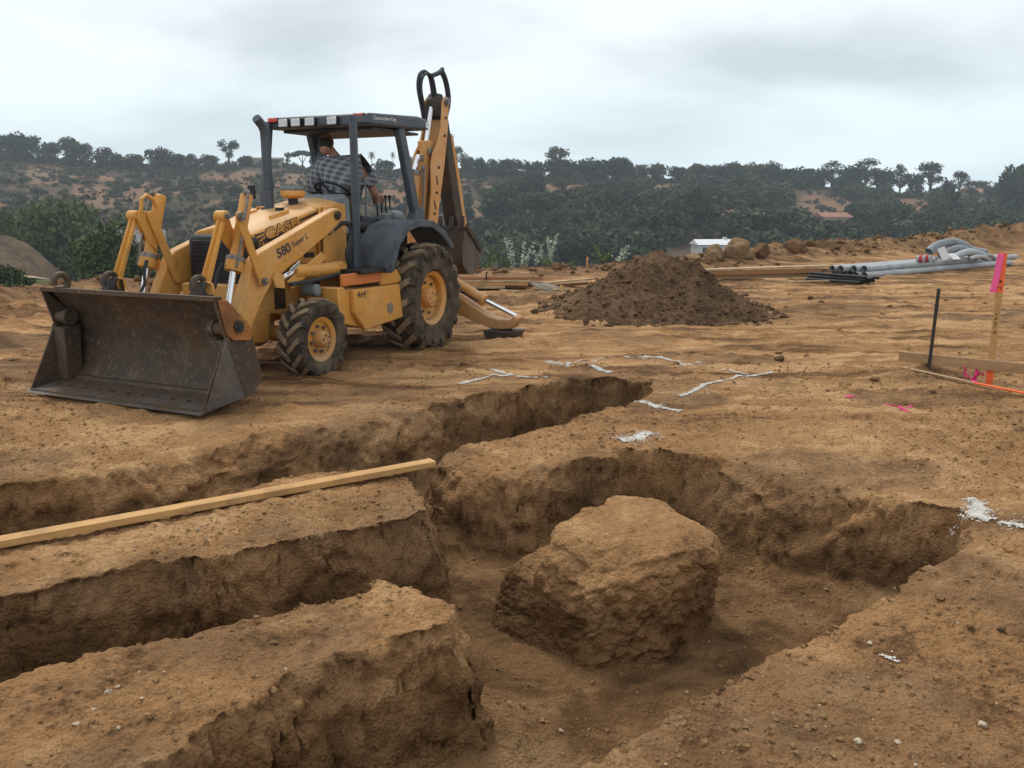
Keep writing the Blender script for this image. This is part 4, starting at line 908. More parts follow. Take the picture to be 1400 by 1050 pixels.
# fenders over the rear wheels
for s in (1, -1):
    arc = [(.98,1.02),(.97,1.12),(.84,1.38),(.66,1.54),(.36,1.60),(.02,1.585),(-.25,1.46),(-.50,1.25)]
    b = MB(); out_ = [(x, z) for x, z in arc]; inn = [(x*.955+.0, z-.02) for x, z in arc]
    b.prism(out_ + inn[::-1], .52*s, 1.02*s); b.prism(out_ + [(-.42,1.22),(-.18,1.40),(.05,1.50),(.36,1.515),(.60,1.46),(.78,1.32),(.90,1.08),(.91,1.02)], 1.02*s, 1.045*s)
    b.build('fender', M['fender'], BH, .012, 45, 2)
    MB().prism([(.98,1.0),(.75,1.42),(.36,1.56),(0,1.55),(-.2,1.40),(-.2,.9),(.98,.9)], .46*s, .515*s).build('fender_wall', M['canopy'], BH)
# floor, step boxes
MB().box((.75, 0, 1.04), (1.25, 1.05, .06)).build('cab_floor', M['bellows'], BH, .005)
MB().box((1.14, .72, 1.045), (.62, .5, .05)).build('floor_edge', M['black'], BH, .008)
for s in (1, -1):
    st_ = MB().prism([(1.68,.90),(1.68,.86),(.60,.86),(.60,.47),(1.30,.40),(1.80,.52),(1.80,.90)], .45*s, .90*s)
    st_.prism([(1.60,.86),(.70,.86),(.64,.46),(1.42,.40),(1.60,.62)], .9005*s, .965*s)
    sb = st_.build('tool_box', M['yellow'], BH, .012)
    MB().prism([(1.72,.905),(1.72,1.035),(1.0,1.035),(1.0,.905)], .86*s, .90*s).build('step', M['orange'], BH, .008)
    MB().prism([(.995,1.035),(.66,1.03),(.57,.93),(.57,.865),(.995,.865)], .86*s, .905*s).build('step_gusset', M['yellow'], BH, .008)
    MB().cyl((.92,.966*s,.60),(.92,.972*s,.60),.062,None,14).build('drain_cover', M['bellows'], sb)
    MB().cyl((1.92,.55*s,.88),(1.92,.72*s,.88),.065,None,14).cyl((1.92,.72*s,.88),(1.92,.73*s,.88),.05).build('headlight', M['grey_plastic'], BH)
letters('lettering', '4x4', (1.555,.775), (1.395,.775), .07, .965, 'decal', BH, .02, .002, .2)
# canopy on six posts
cn = MB(); cn.prism([(.91,2.66),(.88,2.79),(-.20,2.845),(-.42,2.825),(-.42,2.69),(.80,2.655)], -.73, .73); can = cn.build('canopy_roof', M['canopy'], BH, .03, 45, 2)
MB().box((.2, 0, 2.64), (1.0, 1.3, .03)).build('roof_liner', M['black'], can, .005)
letters('lettering', 'Construction King', (.79,2.722), (.33,2.742), .040, .73, 'white_label', can, .012)
flat([(-.35,2.72),(-.41,2.72),(-.41,2.79),(-.35,2.79)], .731, 'sticker', 'white_label', can)
for y in (-.44, -.255, -.05, .265):
    w_ = MB().box((.925, y, 2.715), (.055, .15, .105)).build('work_light', M['black'], can, .012); MB().box((.955, y, 2.715), (.012, .130, .085)).build('lamp_glass', M['lamp_glass'], w_, .006)
for y in (-.60, .62):
    w_ = MB().box((.92, y, 2.755), (.04, .15, .055)).build('marker_light', M['black'], can, .008); MB().box((.944, y, 2.755), (.014, .14, .045)).build('red_lens', M['red_lens'], w_, .005)
for s in (1, -1):
    MB().beam((1.16 if s > 0 else 1.17, .70*s, 1.06), (.90 if s < 0 else 1.13, .69*s, 2.74), .075, .075).build('front_post', M['canopy'], BH, .008)
    MB().beam((-.20,.66*s,1.55),(.16,.66*s,2.68), .09, .15, (1, 0, 0), .09, .13).build('rear_post', M['canopy'], BH, .012)
    MB().prism([(-.02,1.50),(-.32,1.50),(-.30,1.72),(-.12,1.78)], .60*s, .72*s).build('post_foot', M['canopy'], BH, .01)
MB().beam((1.12, .69, 2.70), (.88, .69, 2.72), .07, .07).build('post_bracket', M['canopy'], BH)
MB().beam((.19,-.60,1.30),(.03,-.60,2.68),.13,.12,(1,0,0)).build('rear_post', M['canopy'], BH, .01)
MB().box((1.26,-.70,1.92),(.03,.11,.16)).build('mirror', M['black'], BH, .01)
# steering wheel, levers, seat
sw = MB(); cc = Vector((.66, .02, 1.94)); nn = Vector((-.45, 0, .89)).normalized(); uu = Vector((0, 1, 0)); ww = nn.cross(uu)
ring = [cc + (uu*math.cos(2*math.pi*k/28) + ww*math.sin(2*math.pi*k/28))*.215 for k in range(29)]; sw.tube(ring, .016, 7, False)
for k in range(3): g = 2*math.pi*k/3+.4; sw.tube([cc-nn*.04, cc + (uu*math.cos(g)+ww*math.sin(g))*.21], .012, 6)
sw.tube([cc, cc-nn*.35], .03, 8); sw.build('steering_wheel', M['black'], BH)
for i in range(4):
    x = -.14 - i*.10; lv = MB().tube([(x-.05-.02*i,.08,1.48),(x-.03,.09,1.68),(x,.1,1.86)], .011, 6); lv.ball((x,.1,1.88), .026, 8, 6); lv.build('control_lever', M['black'], BH)
MB().box((-.32,.0,1.36),(.35,.5,.30)).build('control_tower', M['black'], BH, .02)
MB().cyl((-.12,.30,1.62),(-.36,.30,1.62),.085,None,16).box((-.06,.28,1.60),(.14,.14,.14)).build('control_pod', M['grey_plastic'], BH, .02)
se = MB().prism([(.58,1.48),(.62,1.56),(.57,1.98),(.50,1.99),(.48,1.58),(.02,1.54),(.0,1.44)], -.25, .25).build('seat', M['seat'], BH, .035, 60, 2)
MB().tube([(.60,.30,1.60),(.62,.30,1.99),(.58,.30,2.03),(.40,.30,2.02),(.37,.30,1.98),(.38,.30,1.64)], .016, 7).build('armrest', M['grey_plastic'], BH)
for i in range(5): MB().box((.33,.0,1.40-i*.058),(.50-.03*(i%2),.52-.05*(i%2),.048)).build('seat_bellows', M['bellows'], BH, .012)
MB().box((.33,0,1.12),(.5,.4,.12)).build('seat_base', M['iron'], BH, .01); MB().box((.40,.36,1.20),(.26,.03,.10)).build('tray', M['lamp_glass'], BH, .004)
MB().box((.86,-.2,1.22),(.1,.5,.36)).build('firewall', M['black'], BH, .01)
# backhoe frame, swing post, stabilisers
MB().box((-.92,0,.72),(.22,1.5,.42)).prism([(-.78,.5),(-.78,1.15),(-.6,1.15),(-.45,.5)],-.42,.42).build('rear_frame', M['yellow'], BH, .015)
MB().cyl((-1.12,0,.55),(-1.12,0,1.25),.13).box((-1.2,0,.9),(.30,.34,.5)).build('swing_post', M['faded'], BH, .015)
for s in (1, -1):
    lg = MB(); P = [(.74,.60),(.74,.34),(1.30,.155),(1.45,.14),(1.63,.16),(1.72,.30),(1.665,.345),(1.62,.285),(1.43,.275),(1.30,.30)]
    lg.prism([(y*s, z) for y, z in P], -1.16, -.94, 'x'); leg = lg.build('stabiliser_leg', M['faded'], BH, .012)
    cy_ = MB().cyl((-1.05,.72*s,.74),(-1.05,1.17*s,.515),.072,None,16).cyl((-1.05,1.13*s,.535),(-1.05,1.19*s,.505),.085,None,16); cyo = cy_.build('stabiliser_cylinder', M['faded'], BH, .006)
    MB().cyl((-1.05,1.18*s,.51),(-1.05,1.665*s,.315),.032,None,12).build('cylinder_rod', M['chrome'], cyo)
    MB().tube([(-1.0,.74*s,.66),(-1.0,.9*s,.60),(-1.0,1.1*s,.50)], .02, 6).build('hose', M['hose'], cyo)
    fp = MB().prism([(1.24*s,.125),(1.28*s,.03),(1.66*s,.03),(1.72*s,.13)], -1.22, -.86, 'x'); fp.box((-1.04,1.50*s,.17),(.1,.16,.12)); fp.build('stabiliser_pad', M['iron'], BH, .012)
# boom: two plates with the dipper cylinder between them
BOOM = [(-1.02,.82),(-1.22,.80),(-1.42,1.15),(-1.56,1.49),(-1.65,1.85),(-1.80,2.36),(-1.90,2.82),(-1.955,3.24),(-1.86,3.30),(-1.78,3.22),(-1.73,2.86),(-1.64,2.66),(-1.49,2.50),(-1.43,2.34),(-1.42,1.98),(-1.33,1.50),(-1.18,1.15)]
bm_ = MB()
for y in (.135, -.165): bm_.prism(BOOM, y, y+.03)
bm_.prism([(-1.25,.85),(-1.40,1.15),(-1.54,1.49),(-1.63,1.85),(-1.78,2.36),(-1.88,2.82),(-1.90,3.0),(-1.86,3.0),(-1.84,2.82),(-1.74,2.36),(-1.59,1.85),(-1.50,1.49),(-1.36,1.15)], -.134, .134)
boom = bm_.build('boom', M['faded'], BH, .006)
for x, z in ((-1.62,2.30),(-1.55,1.95),(-1.48,1.66),(-1.80,2.75),(-1.84,3.0)): pin(boom, x, .165, .172, z, .022, 'bolt', 'iron')
for x, z in ((-1.57,2.12),(-1.50,1.78)): MB().beam((x-.02,.167,z-.06),(x+.02,.167,z+.06),.008,.028,(1,0,0)).build('slot', M['iron'], boom)
hdm = MB().prism([(-1.76,3.02),(-1.93,2.98),(-2.02,3.20),(-1.96,3.34),(-1.80,3.34),(-1.72,3.24)], -.09, .06).build('boom_head', M['iron'], BH, .015)
pin(hdm, -1.86, .166, .20, 3.22, .06)
dc = MB().cyl((-1.38,-.02,1.62),(-1.60,-.02,2.62),.085,None,16).box((-1.60,-.02,2.60),(.16,.20,.14)).build('dipper_cylinder', M['faded'], BH, .01)
MB().cyl((-1.60,-.02,2.62),(-1.80,-.02,3.24),.036,None,12).build('cylinder_rod', M['chrome'], dc)
bc = MB().cyl((-1.16,-.03,1.0),(-1.28,-.03,2.24),.080,None,16).build('boom_cylinder', M['faded'], BH, .006); MB().cyl((-1.275,-.03,2.19),(-1.28,-.03,2.25),.095,None,16).build('collar', M['bolt'], bc)
MB().cyl((-1.28,-.03,2.25),(-1.40,-.03,2.46),.036,None,12).build('cylinder_rod', M['chrome'], bc)
for p in ((-1.32,.09,2.28),(-1.34,.06,2.42),(-1.50,.09,1.62),(-1.50,.10,2.52)): MB().box(p, (.05,.05,.09)).build('hose_fitting', M['bolt'], BH, .01)
MB().tube([(-1.24,.07,1.3),(-1.30,.09,1.8),(-1.34,.09,2.25)], .018, 6).build('steel_pipe', M['bolt'], BH)
MB().prism([(-1.84,3.05),(-2.02,3.02),(-2.42,1.66),(-2.44,1.40),(-2.30,1.38),(-2.20,1.60)], -.11, .11).build('dipper', M['iron'], BH, .015)
MB().prism([(-1.98,3.10),(-2.08,2.98),(-2.40,2.35),(-2.62,1.50),(-2.62,1.40),(-2.50,1.40),(-2.46,1.55),(-2.28,2.30)], -.12, -.09).prism([(-2.10,2.80),(-2.18,2.74),(-2.33,2.30),(-2.57,1.50),(-2.57,1.40),(-2.47,1.40),(-2.45,1.55),(-2.24,2.30)], .06, .10).build('dipper_plate', M['faded'], BH, .006)
# hoses looping over the boom head and their guard
MB().tube(curve([(-1.52,.0,2.92),(-1.46,.0,3.12),(-1.38,.0,3.36),(-1.42,.0,3.53),(-1.55,.0,3.60),(-1.68,.0,3.56),(-1.74,.0,3.44),(-1.78,.0,3.28),(-1.80,.02,3.18)]), .026, 9).build('hose', M['hose'], BH)
MB().tube(curve([(-1.52,.04,2.90),(-1.47,.04,3.10),(-1.39,.04,3.34),(-1.44,.04,3.51),(-1.58,.04,3.575),(-1.70,.04,3.53),(-1.76,.04,3.40),(-1.80,.04,3.24)]), .021, 8).build('hose', M['hose'], BH)
MB().tube([(-1.70,.03,3.56),(-1.86,.03,3.61),(-1.98,.03,3.66),(-2.01,.03,3.70)], [.032,.034,.040,.030], 8).build('hose_clamp', M['hose'], BH)
MB().tube(curve([(-1.98,.03,3.66),(-2.08,.03,3.56),(-2.15,.03,3.40),(-2.16,.03,3.24),(-2.08,.03,3.06),(-2.03,.03,2.90)],5), .042, 8).build('hose_bundle', M['hose'], BH)
# digging bucket hanging curled behind
db = MB(); P = [(-2.06,1.48),(-1.96,1.18),(-1.98,.90),(-2.14,.76),(-2.32,.74),(-2.50,.92),(-2.52,1.12)]; Pi = [(x*.985-.02, z*.985+.02) for x, z in P]
db.prism(P + [(-2.49,1.11),(-2.47,.93),(-2.31,.77),(-2.15,.79),(-2.01,.915),(-1.99,1.18),(-2.085,1.47)], -.32, .32); dbk = db.build('digging_bucket', M['iron'], BH, .006)
for s in (1, -1): MB().prism([(-2.08,1.46),(-1.97,1.18),(-1.99,.90),(-2.14,.765),(-2.32,.745),(-2.50,.92),(-2.52,1.12)], .32*s, .345*s).build('side_plate', M['bucket_grey'], dbk, .004)
MB().beam((-2.07,.36,1.48),(-2.53,.36,1.11),.03,.07).build('side_cutter', M['iron'], dbk)
for y in (-.28,-.09,.10,.29): MB().beam((-2.05,y,1.42),(-2.09,y,1.62),.075,.06,(1,0,0),.05,.025).build('tooth', M['iron'], dbk, .005)
MB().box((-2.3,0,1.32),(.3,.28,.2)).build('bucket_link', M['iron'], BH, .02)

# ------------------------------------------------------------------ the driver, seated facing the rear, bent over to his left
M['skin'] = plain('skin', (.36, .20, .13), .6, 0, .1, 10); M['hair'] = plain('dark_hair', (.025, .018, .014), .7, 0, .2, 30)
M['cap'] = plain('red_brown_cap', (.17, .065, .045), .8, 0, .15, 20); M['jeans'] = plain('dark_jeans', (.055, .06, .075), .85, 0, .2, 20)
def plaid():
    t = NT('plaid_cotton'); v = t.map((1, 1, 1), (.2, .1, R(32))); sp_ = t.new('ShaderNodeSeparateXYZ'); t.l.new(v, sp_.inputs[0])
    def band(o, f, lo, hi): return t.rng(t.math('SINE', t.math('MULTIPLY', o, f)), lo, hi)
    a = t.math('MULTIPLY', band(sp_.outputs[1], 105, -.1, .25), .45); b = t.math('MULTIPLY', band(sp_.outputs[2], 105, -.1, .25), .45)
    thin = t.math('MAXIMUM', band(sp_.outputs[1], 105, -.93, -.99), band(sp_.outputs[2], 105, -.93, -.99))
    c_ = t.mix(t.math('ADD', a, b), (.26, .275, .295), (.080, .088, .104)); c_ = t.mix(t.math('MULTIPLY', thin, .5), c_, (.5, .52, .55))
    return t.done(c_, .9, t.bump(t.noise(9, 3), .5, .02), 0, .1)
M['plaid'] = plaid()
def skinned(name, joints, edges, mat, parent, root=0, sub=2):
    me = bpy.data.meshes.new(name); me.from_pydata([j[:3] for j in joints], edges, []); o = bpy.data.objects.new(name, me); COL.objects.link(o)
    sk = o.modifiers.new('skin', 'SKIN'); sk.use_smooth_shade = True
    if not me.skin_vertices: 
        bpy.context.view_layer.objects.active = o; o.select_set(True)
        me.attributes.new('skin_vert', 'FLOAT', 'POINT') if False else None
        bm2 = bmesh.new(); bm2.from_mesh(me); bm2.verts.layers.skin.verify(); bm2.to_mesh(me); bm2.free()
    for i, j in enumerate(joints):
        r = j[3]; me.skin_vertices[0].data[i].radius = r if isinstance(r, tuple) else (r, r); me.skin_vertices[0].data[i].use_root = i == root
    ss = o.modifiers.new('sub', 'SUBSURF'); ss.levels = sub; ss.render_levels = sub
    if mat: me.materials.append(mat)
    if parent: o.parent = parent
    return o
PP = Vector((.33, .0, 1.56)); ca_, sa_ = math.cos(-2.01598), math.sin(-2.01598)
drv = tag(empty('person', (-1.8904 + PP.x*ca_ - PP.y*sa_, 11.1539 + PP.x*sa_ + PP.y*ca_, PP.z), -2.01598), 'person in grey plaid shirt and red-brown cap bent over in the cab of the backhoe', 'person')
J = [(.02,0,.03,(.13,.15)),(.05,-.01,.28,(.13,.14)),(.12,-.03,.62,(.13,.14)),(.14,-.06,.76,(.075,.08)),(.16,-.09,.84,.055),(.19,-.12,.90,.05),
     (.02,.18,.68,.075),(-.14,.31,.36,.052),(-.30,.20,.24,.042),(-.42,.13,.28,.032),
     (.24,-.22,.66,.075),(.20,-.38,.34,.052),(.02,-.36,.18,.042),(-.12,-.33,.12,.032),
     (-.05,.11,-.02,.095),(-.45,.14,.0,.075),(-.50,.14,-.40,.05),(-.05,-.11,-.02,.095),(-.45,-.14,.0,.075),(-.50,-.14,-.40,.05)]
E_ = [(0,1),(1,2),(2,3),(3,4),(4,5),(2,6),(6,7),(7,8),(8,9),(2,10),(10,11),(11,12),(12,13),(0,14),(14,15),(15,16),(0,17),(17,18),(18,19)]
skinned('body', J, E_, M['skin'], drv)
skinned('shirt', [(.04,0,-.02,(.19,.20)),(.10,-.01,.28,(.21,.22)),(.13,-.03,.60,(.20,.22)),(.15,-.06,.78,(.14,.15)),(.02,.18,.70,.135),(-.06,.27,.56,.115),(-.10,.31,.42,.130),(.24,-.22,.68,.14),(.24,-.34,.50,.115),(.20,-.38,.34,.12)],
        [(0,1),(1,2),(2,3),(2,4),(4,5),(5,6),(2,7),(7,8),(8,9)], M['plaid'], drv)
skinned('trousers', [(.02,0,-.04,(.15,.17)),(-.05,.11,-.03,.115),(-.45,.14,0,.088),(-.50,.14,-.36,.065),(-.05,-.11,-.03,.115),(-.45,-.14,0,.088),(-.50,-.14,-.36,.065)],
        [(0,1),(1,2),(2,3),(0,4),(4,5),(5,6)], M['jeans'], drv)
hm_ = Matrix.Translation((.215,-.14,.915)) @ Matrix.Rotation(R(205), 4, 'Z') @ Matrix.Rotation(R(38), 4, 'Y')
def headpart(name, b, mat, bev=0):
    o = b.build(name, mat, drv, bev, 60); o.matrix_local = hm_; return o
hb = MB().ball((0,0,0), (.098,.078,.122), 18, 12); hb.prism([(.092,-.0),(.122,-.035),(.09,-.035)], -.014, .014)
for s in (1, -1): hb.ball((-.005,.079*s,-.01), (.022,.014,.034), 8, 6)
headpart('head', hb, M['skin'])
fc_ = MB()
for s in (1, -1): fc_.ball((.086,.032*s,.012), (.012,.014,.009), 8, 6)
headpart('eyes', fc_, M['hair']); headpart('mouth', MB().ball((.085,0,-.062), (.012,.026,.007), 8, 6), plain('lips', (.25,.10,.08), .6))
headpart('hair', MB().ball((-.018,0,.012), (.094,.086,.112), 16, 10), M['hair'])
cp = MB().ball((-.004,0,.055), (.108,.09,.088), 18, 10); cp.prism([(.07,-.075),(.15,-.06),(.185,0),(.15,.06),(.07,.075)], .045, .058, 'z'); headpart('cap', cp, M['cap'], .004)
for hp, s in (((-.42,.13,.28),1),((-.12,-.33,.12),-1)):     # hands: palm, four fingers and a thumb closed round a lever
    p = Vector(hp); h_ = MB().ball(p + Vector((-.045,0,.0)), (.045,.022,.038), 10, 7)
    for i in range(4):
        b0 = p + Vector((-.075, .0, .028-.019*i)); l = (.9, 1, .95, .75)[i]
        h_.tube([b0, b0+Vector((-.035*l,.005,-.004)), b0+Vector((-.052*l,.028,-.010)), b0+Vector((-.040*l,.048,-.014))], [.0105,.010,.009,.007], 7)
    h_.tube([p+Vector((-.02,.012,.028)), p+Vector((-.045,.035,.04)), p+Vector((-.07,.048,.034))], [.012,.011,.008], 7); h_.build('hand', M['skin'], drv, 0, 60)
# ------------------------------------------------------------------ heights of the finished ground
def gh(x, y): return float(ground_h(np.array([float(x)]), np.array([float(y)]))[0])
# ------------------------------------------------------------------ the uncut block of earth left standing in the excavation
def angular(P, c):
    P = np.array(P, float) - c; an = np.arctan2(P[:, 1], P[:, 0]); o = np.argsort(an); return an, P
def radius_of(P, c, th):
    """distance from c to the outline of polygon P in direction th"""
    P = np.array(P, float) - c; out = np.zeros(th.shape); dx, dy = np.cos(th), np.sin(th)
    for i in range(len(P)):
        a, b = P[i], P[(i+1) % len(P)]; e = b - a; den = dx*e[1] - dy*e[0]; den = np.where(np.abs(den) < 1e-9, 1e-9, den)
        t = (a[0]*e[1] - a[1]*e[0]) / den; u = (a[0]*dy - a[1]*dx) / den
        out = np.where((t > 0) & (u >= -1e-6) & (u <= 1+1e-6), np.maximum(out, t), out)
    return out
bc_ = np.array([.58, 4.60]); nth, nlev, ncap = 330, 90, 60
th = np.linspace(0, 2*np.pi, nth, endpoint=False)
B_BASE = [(-.15,4.47),(.38,3.96),(.72,4.03),(1.13,4.48),(1.14,5.0),(.64,5.28),(.10,5.05),(-.13,4.80)]
B_TOP = [(.0,4.54),(.13,4.36),(.42,4.10),(.76,4.06),(1.08,4.27),(1.18,4.55),(.93,5.05),(.66,5.13),(.45,4.82),(.18,4.74),(.04,4.66)]
rb, rt = radius_of(B_BASE, bc_, th), radius_of(B_TOP, bc_, th)
def smooth_ring(r, k=5):
    for _ in range(k): r = (np.roll(r, 1) + r*2 + np.roll(r, -1))/4
    return r
rb, rt = smooth_ring(rb, 14), smooth_ring(rt, 8)
def block_top(x, y):
    side = ((x-.20)*.34 - (y-4.39)*.21)/.4
    return -.015 - .20*sst(.03, -.05, side + .03*vn(x*9, y*9)) - .12*sst(4.35, 4.05, y)*sst(.8, .3, x) - .03*sst(.9, 1.15, x)
V = []
for j in range(nlev):
    t = j/(nlev-1); rr = rb + (rt-rb)*t; ins = .045*sst(.86, 1.0, t)**1.5 - .03*math.sin(math.pi*min(t*1.1, 1))*0; rr = rr - ins - .010*sst(.85, 1.0, t)**2
    rr = rr + .10*sst(.16, 0, t)**1.5 + .015
    x = bc_[0] + rr*np.cos(th); y = bc_[1] + rr*np.sin(th); zt = block_top(x, y); z = -FLOOR-.06 + (zt - .01 + FLOOR + .06)*t
    V.append(np.stack([x, y, z], 1))
for j in range(1, ncap+1):
    q = 1 - j/ncap; rr = (rt-.055)*max(q, .004)
    x = bc_[0] + rr*np.cos(th); y = bc_[1] + rr*np.sin(th); V.append(np.stack([x, y, block_top(x, y) + .03*sst(1.0, .75, q)], 1))
V = np.concatenate(V); nL = nlev + ncap
I = np.arange(nL*nth).reshape(nL, nth); J = np.roll(I, -1, axis=1)
F = np.stack([I[:-1], J[:-1], J[1:], I[1:]], -1).reshape(-1, 4)
P3 = V.reshape(nL, nth, 3); du = np.roll(P3, -1, 1) - np.roll(P3, 1, 1); dv = np.gradient(P3, axis=0); N = np.cross(du, dv); N /= np.linalg.norm(N, axis=2)[..., None] + 1e-9; N = N.reshape(-1, 3)
x, y, z = V.T; sidew = 1 - np.abs(N[:, 2])**2
D = .055*fbm(x*2.6, y*2.6, z*2.6, 3, 81) + .026*fbm(x*9, y*9, z*9, 4, 82, .65) + .010*vn(x*25, y*25, z*25, 83) + .006*vn(x*52, y*52, z*52, 84)
cr_ = np.abs(fbm(x*3.5, y*3.5, z*3.5, 3, 85)); D -= .018*sst(.05, 0, cr_)*sidew
wa, wb = worley(x*6 + .3*vn(x*9, y*9, z*9, 61), y*6, z*7, 62); wc, wd = worley(x*18, y*18, z*20, 66); D += (.030*(.55-wa)*(.4+.6*np.clip(vn(x*2, y*2, z*2, 70)+.5, 0, 1)) + .014*(.5-wc) - .008*sst(.10, 0, wb-wa))*(.3+.7*sidew)
D *= (.35 + .65*sidew); D -= .16*np.exp(-(((x-.95)/.10)**2 + ((y-4.32)/.10)**2 + ((z+.47)/.06)**2))
V = V + N*D[:, None]
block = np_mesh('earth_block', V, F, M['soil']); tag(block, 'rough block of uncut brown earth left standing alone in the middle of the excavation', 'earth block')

# ------------------------------------------------------------------ heap of dug soil
pc_ = np.array([2.42, 14.75]); nth, nr = 300, 130; th = np.linspace(0, 2*np.pi, nth, endpoint=False)
Rx = np.where(np.cos(th) < 0, 1.9, 2.02); Ry = np.where(np.sin(th) < 0, 2.0, 2.3); RR = 1/np.sqrt((np.cos(th)/Rx)**2 + (np.sin(th)/Ry)**2); RR = RR*(1 + .09*fbm(np.cos(th)*2, np.sin(th)*2, None, 3, 91))
V = []
def heap_z(x, y, q):
    z = 1.06*np.clip(1-q, 0, 1)**1.04 + .02*np.exp(-(q/.3)**2) - .02; z = np.where(z > .8, .8 + (z-.8)*.8, z)
    z = z + .16*np.exp(-(((x-1.9)/.5)**2 + ((y-14.1)/.5)**2)) + .12*np.exp(-(((x-3.2)/.45)**2 + ((y-14.3)/.5)**2)) - .10*np.exp(-(((x-2.6)/.35)**2 + ((y-13.8)/.5)**2))
    return z + .16*fbm(x*1.1, y*1.1, None, 4, 92)*sst(1.05, .5, q)*1.1 + .075*fbm(x*4.2, y*4.2, None, 3, 93, .6) + .05*np.clip(fbm(x*9, y*9, None, 2, 94), 0, 1) + .02*vn(x*26, y*26, None, 95)
for j in range(nr):
    q = max(1.12*(1-j/(nr-1)), .002); r = RR*q; x = pc_[0] + r*np.cos(th); y = pc_[1] + r*np.sin(th); qq = np.full(nth, q)
    V.append(np.stack([x, y, np.where(q > 1.0, -.10 + .9*(1.12-q), heap_z(x, y, qq))], 1))
V = np.concatenate(V); I = np.arange(nr*nth).reshape(nr, nth); J = np.roll(I, -1, axis=1); F = np.stack([I[:-1], J[:-1], J[1:], I[1:]], -1).reshape(-1, 4)
gz0 = ground_h(V[:, 0], V[:, 1], False); V[:, 2] += gz0*.9
heap = np_mesh('dirt_pile', V, F, M['pile']); tag(heap, 'big cone of dark brown excavated soil behind the trenches', 'dirt pile')

# ------------------------------------------------------------------ clods, crumbs and pebbles
_t = (1+5**.5)/2; ICO = np.array([(-1,_t,0),(1,_t,0),(-1,-_t,0),(1,-_t,0),(0,-1,_t),(0,1,_t),(0,-1,-_t),(0,1,-_t),(_t,0,-1),(_t,0,1),(-_t,0,-1),(-_t,0,1)])/math.sqrt(1+_t*_t)
ICF = np.array([(0,11,5),(0,5,1),(0,1,7),(0,7,10),(0,10,11),(1,5,9),(5,11,4),(11,10,2),(10,7,6),(7,1,8),(3,9,4),(3,4,2),(3,2,6),(3,6,8),(3,8,9),(4,9,5),(2,4,11),(6,2,10),(8,6,7),(9,8,1)])
rng = np.random.default_rng(11)
M['crumb'] = soil_material('crumb_soil', (.56, .36, .185), (.38, .225, .105), (.22, .125, .06), False)
def crumbs(name, P, r, mat, label, flat=.7, smooth=False):
    n = len(P); A = rng.normal(size=(n, 3, 3)); q, _ = np.linalg.qr(A); S = np.stack([.75+.5*rng.random(n), .75+.5*rng.random(n), flat*(.75+.5*rng.random(n))], 1)
    v = ICO[None] * (1 + .22*rng.normal(size=(n, 12, 1))); v = np.einsum('nij,nkj->nki', q, v)*S[:, None, :]*r[:, None, None] + P[:, None, :]
    F = (ICF[None] + 12*np.arange(n)[:, None, None]).reshape(-1, 3)
    return tag(np_mesh(name, v.reshape(-1, 3), F, mat, None, smooth), label, None, None, 'stuff')
def flat_places(n, x0, x1, y0, y1, fn, prob=None):
    out = []
    tot = 0
    while tot < n:
        x = x0 + (x1-x0)*rng.random(n*2); y = y0 + (y1-y0)*rng.random(n*2)
        k = np.ones(len(x), bool) if prob is None else rng.random(len(x)) < prob(x, y)
        x, y = x[k], y[k]; z = fn(x, y); dzx = fn(x+.02, y) - z; dzy = fn(x, y+.02) - z; ok = (np.abs(dzx) < .016) & (np.abs(dzy) < .016)
        out.append(np.stack([x, y, z], 1)[ok]); tot += ok.sum()
    return np.concatenate(out)[:n]
def nearp(x, y): return np.clip(2.6/np.maximum(y, 1.5), 0, 1)**1.3 * (np.abs(x) < .68*y+.3) * (.25 + np.clip(fbm(x*1.3, y*1.3, None, 3, 97)*2+.5, 0, 1))
P = flat_places(15000, -6, 6, 2.0, 9.5, ground_h, nearp); r = .0022 + .012*rng.random(len(P))**7 + .0005*P[:, 1]; P[:, 2] += r*.25
crumbs('soil_crumbs', P, r, M['crumb'], 'loose crumbs of brown soil strewn over the trench edges and floor')
P = flat_places(1100, -6, 6, 2.0, 8.5, ground_h, nearp); r = .0018 + .005*rng.random(len(P))**6; P[:, 2] += r*.3
M['pebble'] = plain('pale_pebble', (.46, .375, .27), .85, 0, .3, 40)
crumbs('pebbles', P, r, M['pebble'], 'small pale pebbles scattered on the soil near the trenches')
P = flat_places(1100, -6, 24, 8, 23, ground_h, lambda x, y: (np.abs(x) < .66*y)*(.12 + np.clip(fbm(x*.8, y*.8, None, 3, 98)*2, 0, 1))); r = .008 + .045*rng.random(len(P))**6; P[:, 2] += r*.3
crumbs('soil_clods', P, r, M['crumb'], 'small clods of soil lying about the level pad')
def heap_pts(n):
    a = rng.random(n)*2*np.pi; q = .12 + 1.0*rng.random(n)**.6; Rr = np.interp(a, np.append(th, 2*np.pi), np.append(RR, RR[0]))*q
    x = pc_[0] + Rr*np.cos(a); y = pc_[1] + Rr*np.sin(a); z = np.where(q < 1, heap_z(x, y, q), 0) + ground_h(x, y, False)*.95
    return np.stack([x, y, z], 1), q
P, q = heap_pts(2600); r = (.009 + .040*rng.random(len(P))**4)*(.55 + .7*q); P[:, 2] += r*.25
crumbs('heap_clods', P, r, M['pile'], 'clods of dark soil covering the heap and rolled to its foot')
t_ = rng.random(2600)*(len(BERM)-1); i_ = t_.astype(int); f_ = t_ - i_; Bp = np.array([b[:2] for b in BERM]); c = Bp[i_]*(1-f_)[:, None] + Bp[np.minimum(i_+1, len(BERM)-1)]*f_[:, None]
c = c + rng.normal(size=c.shape)*.75; z = ground_h(c[:, 0], c[:, 1], False); r = .02 + .10*rng.random(len(c))**4; P = np.stack([c[:, 0], c[:, 1], z + r*.3], 1)
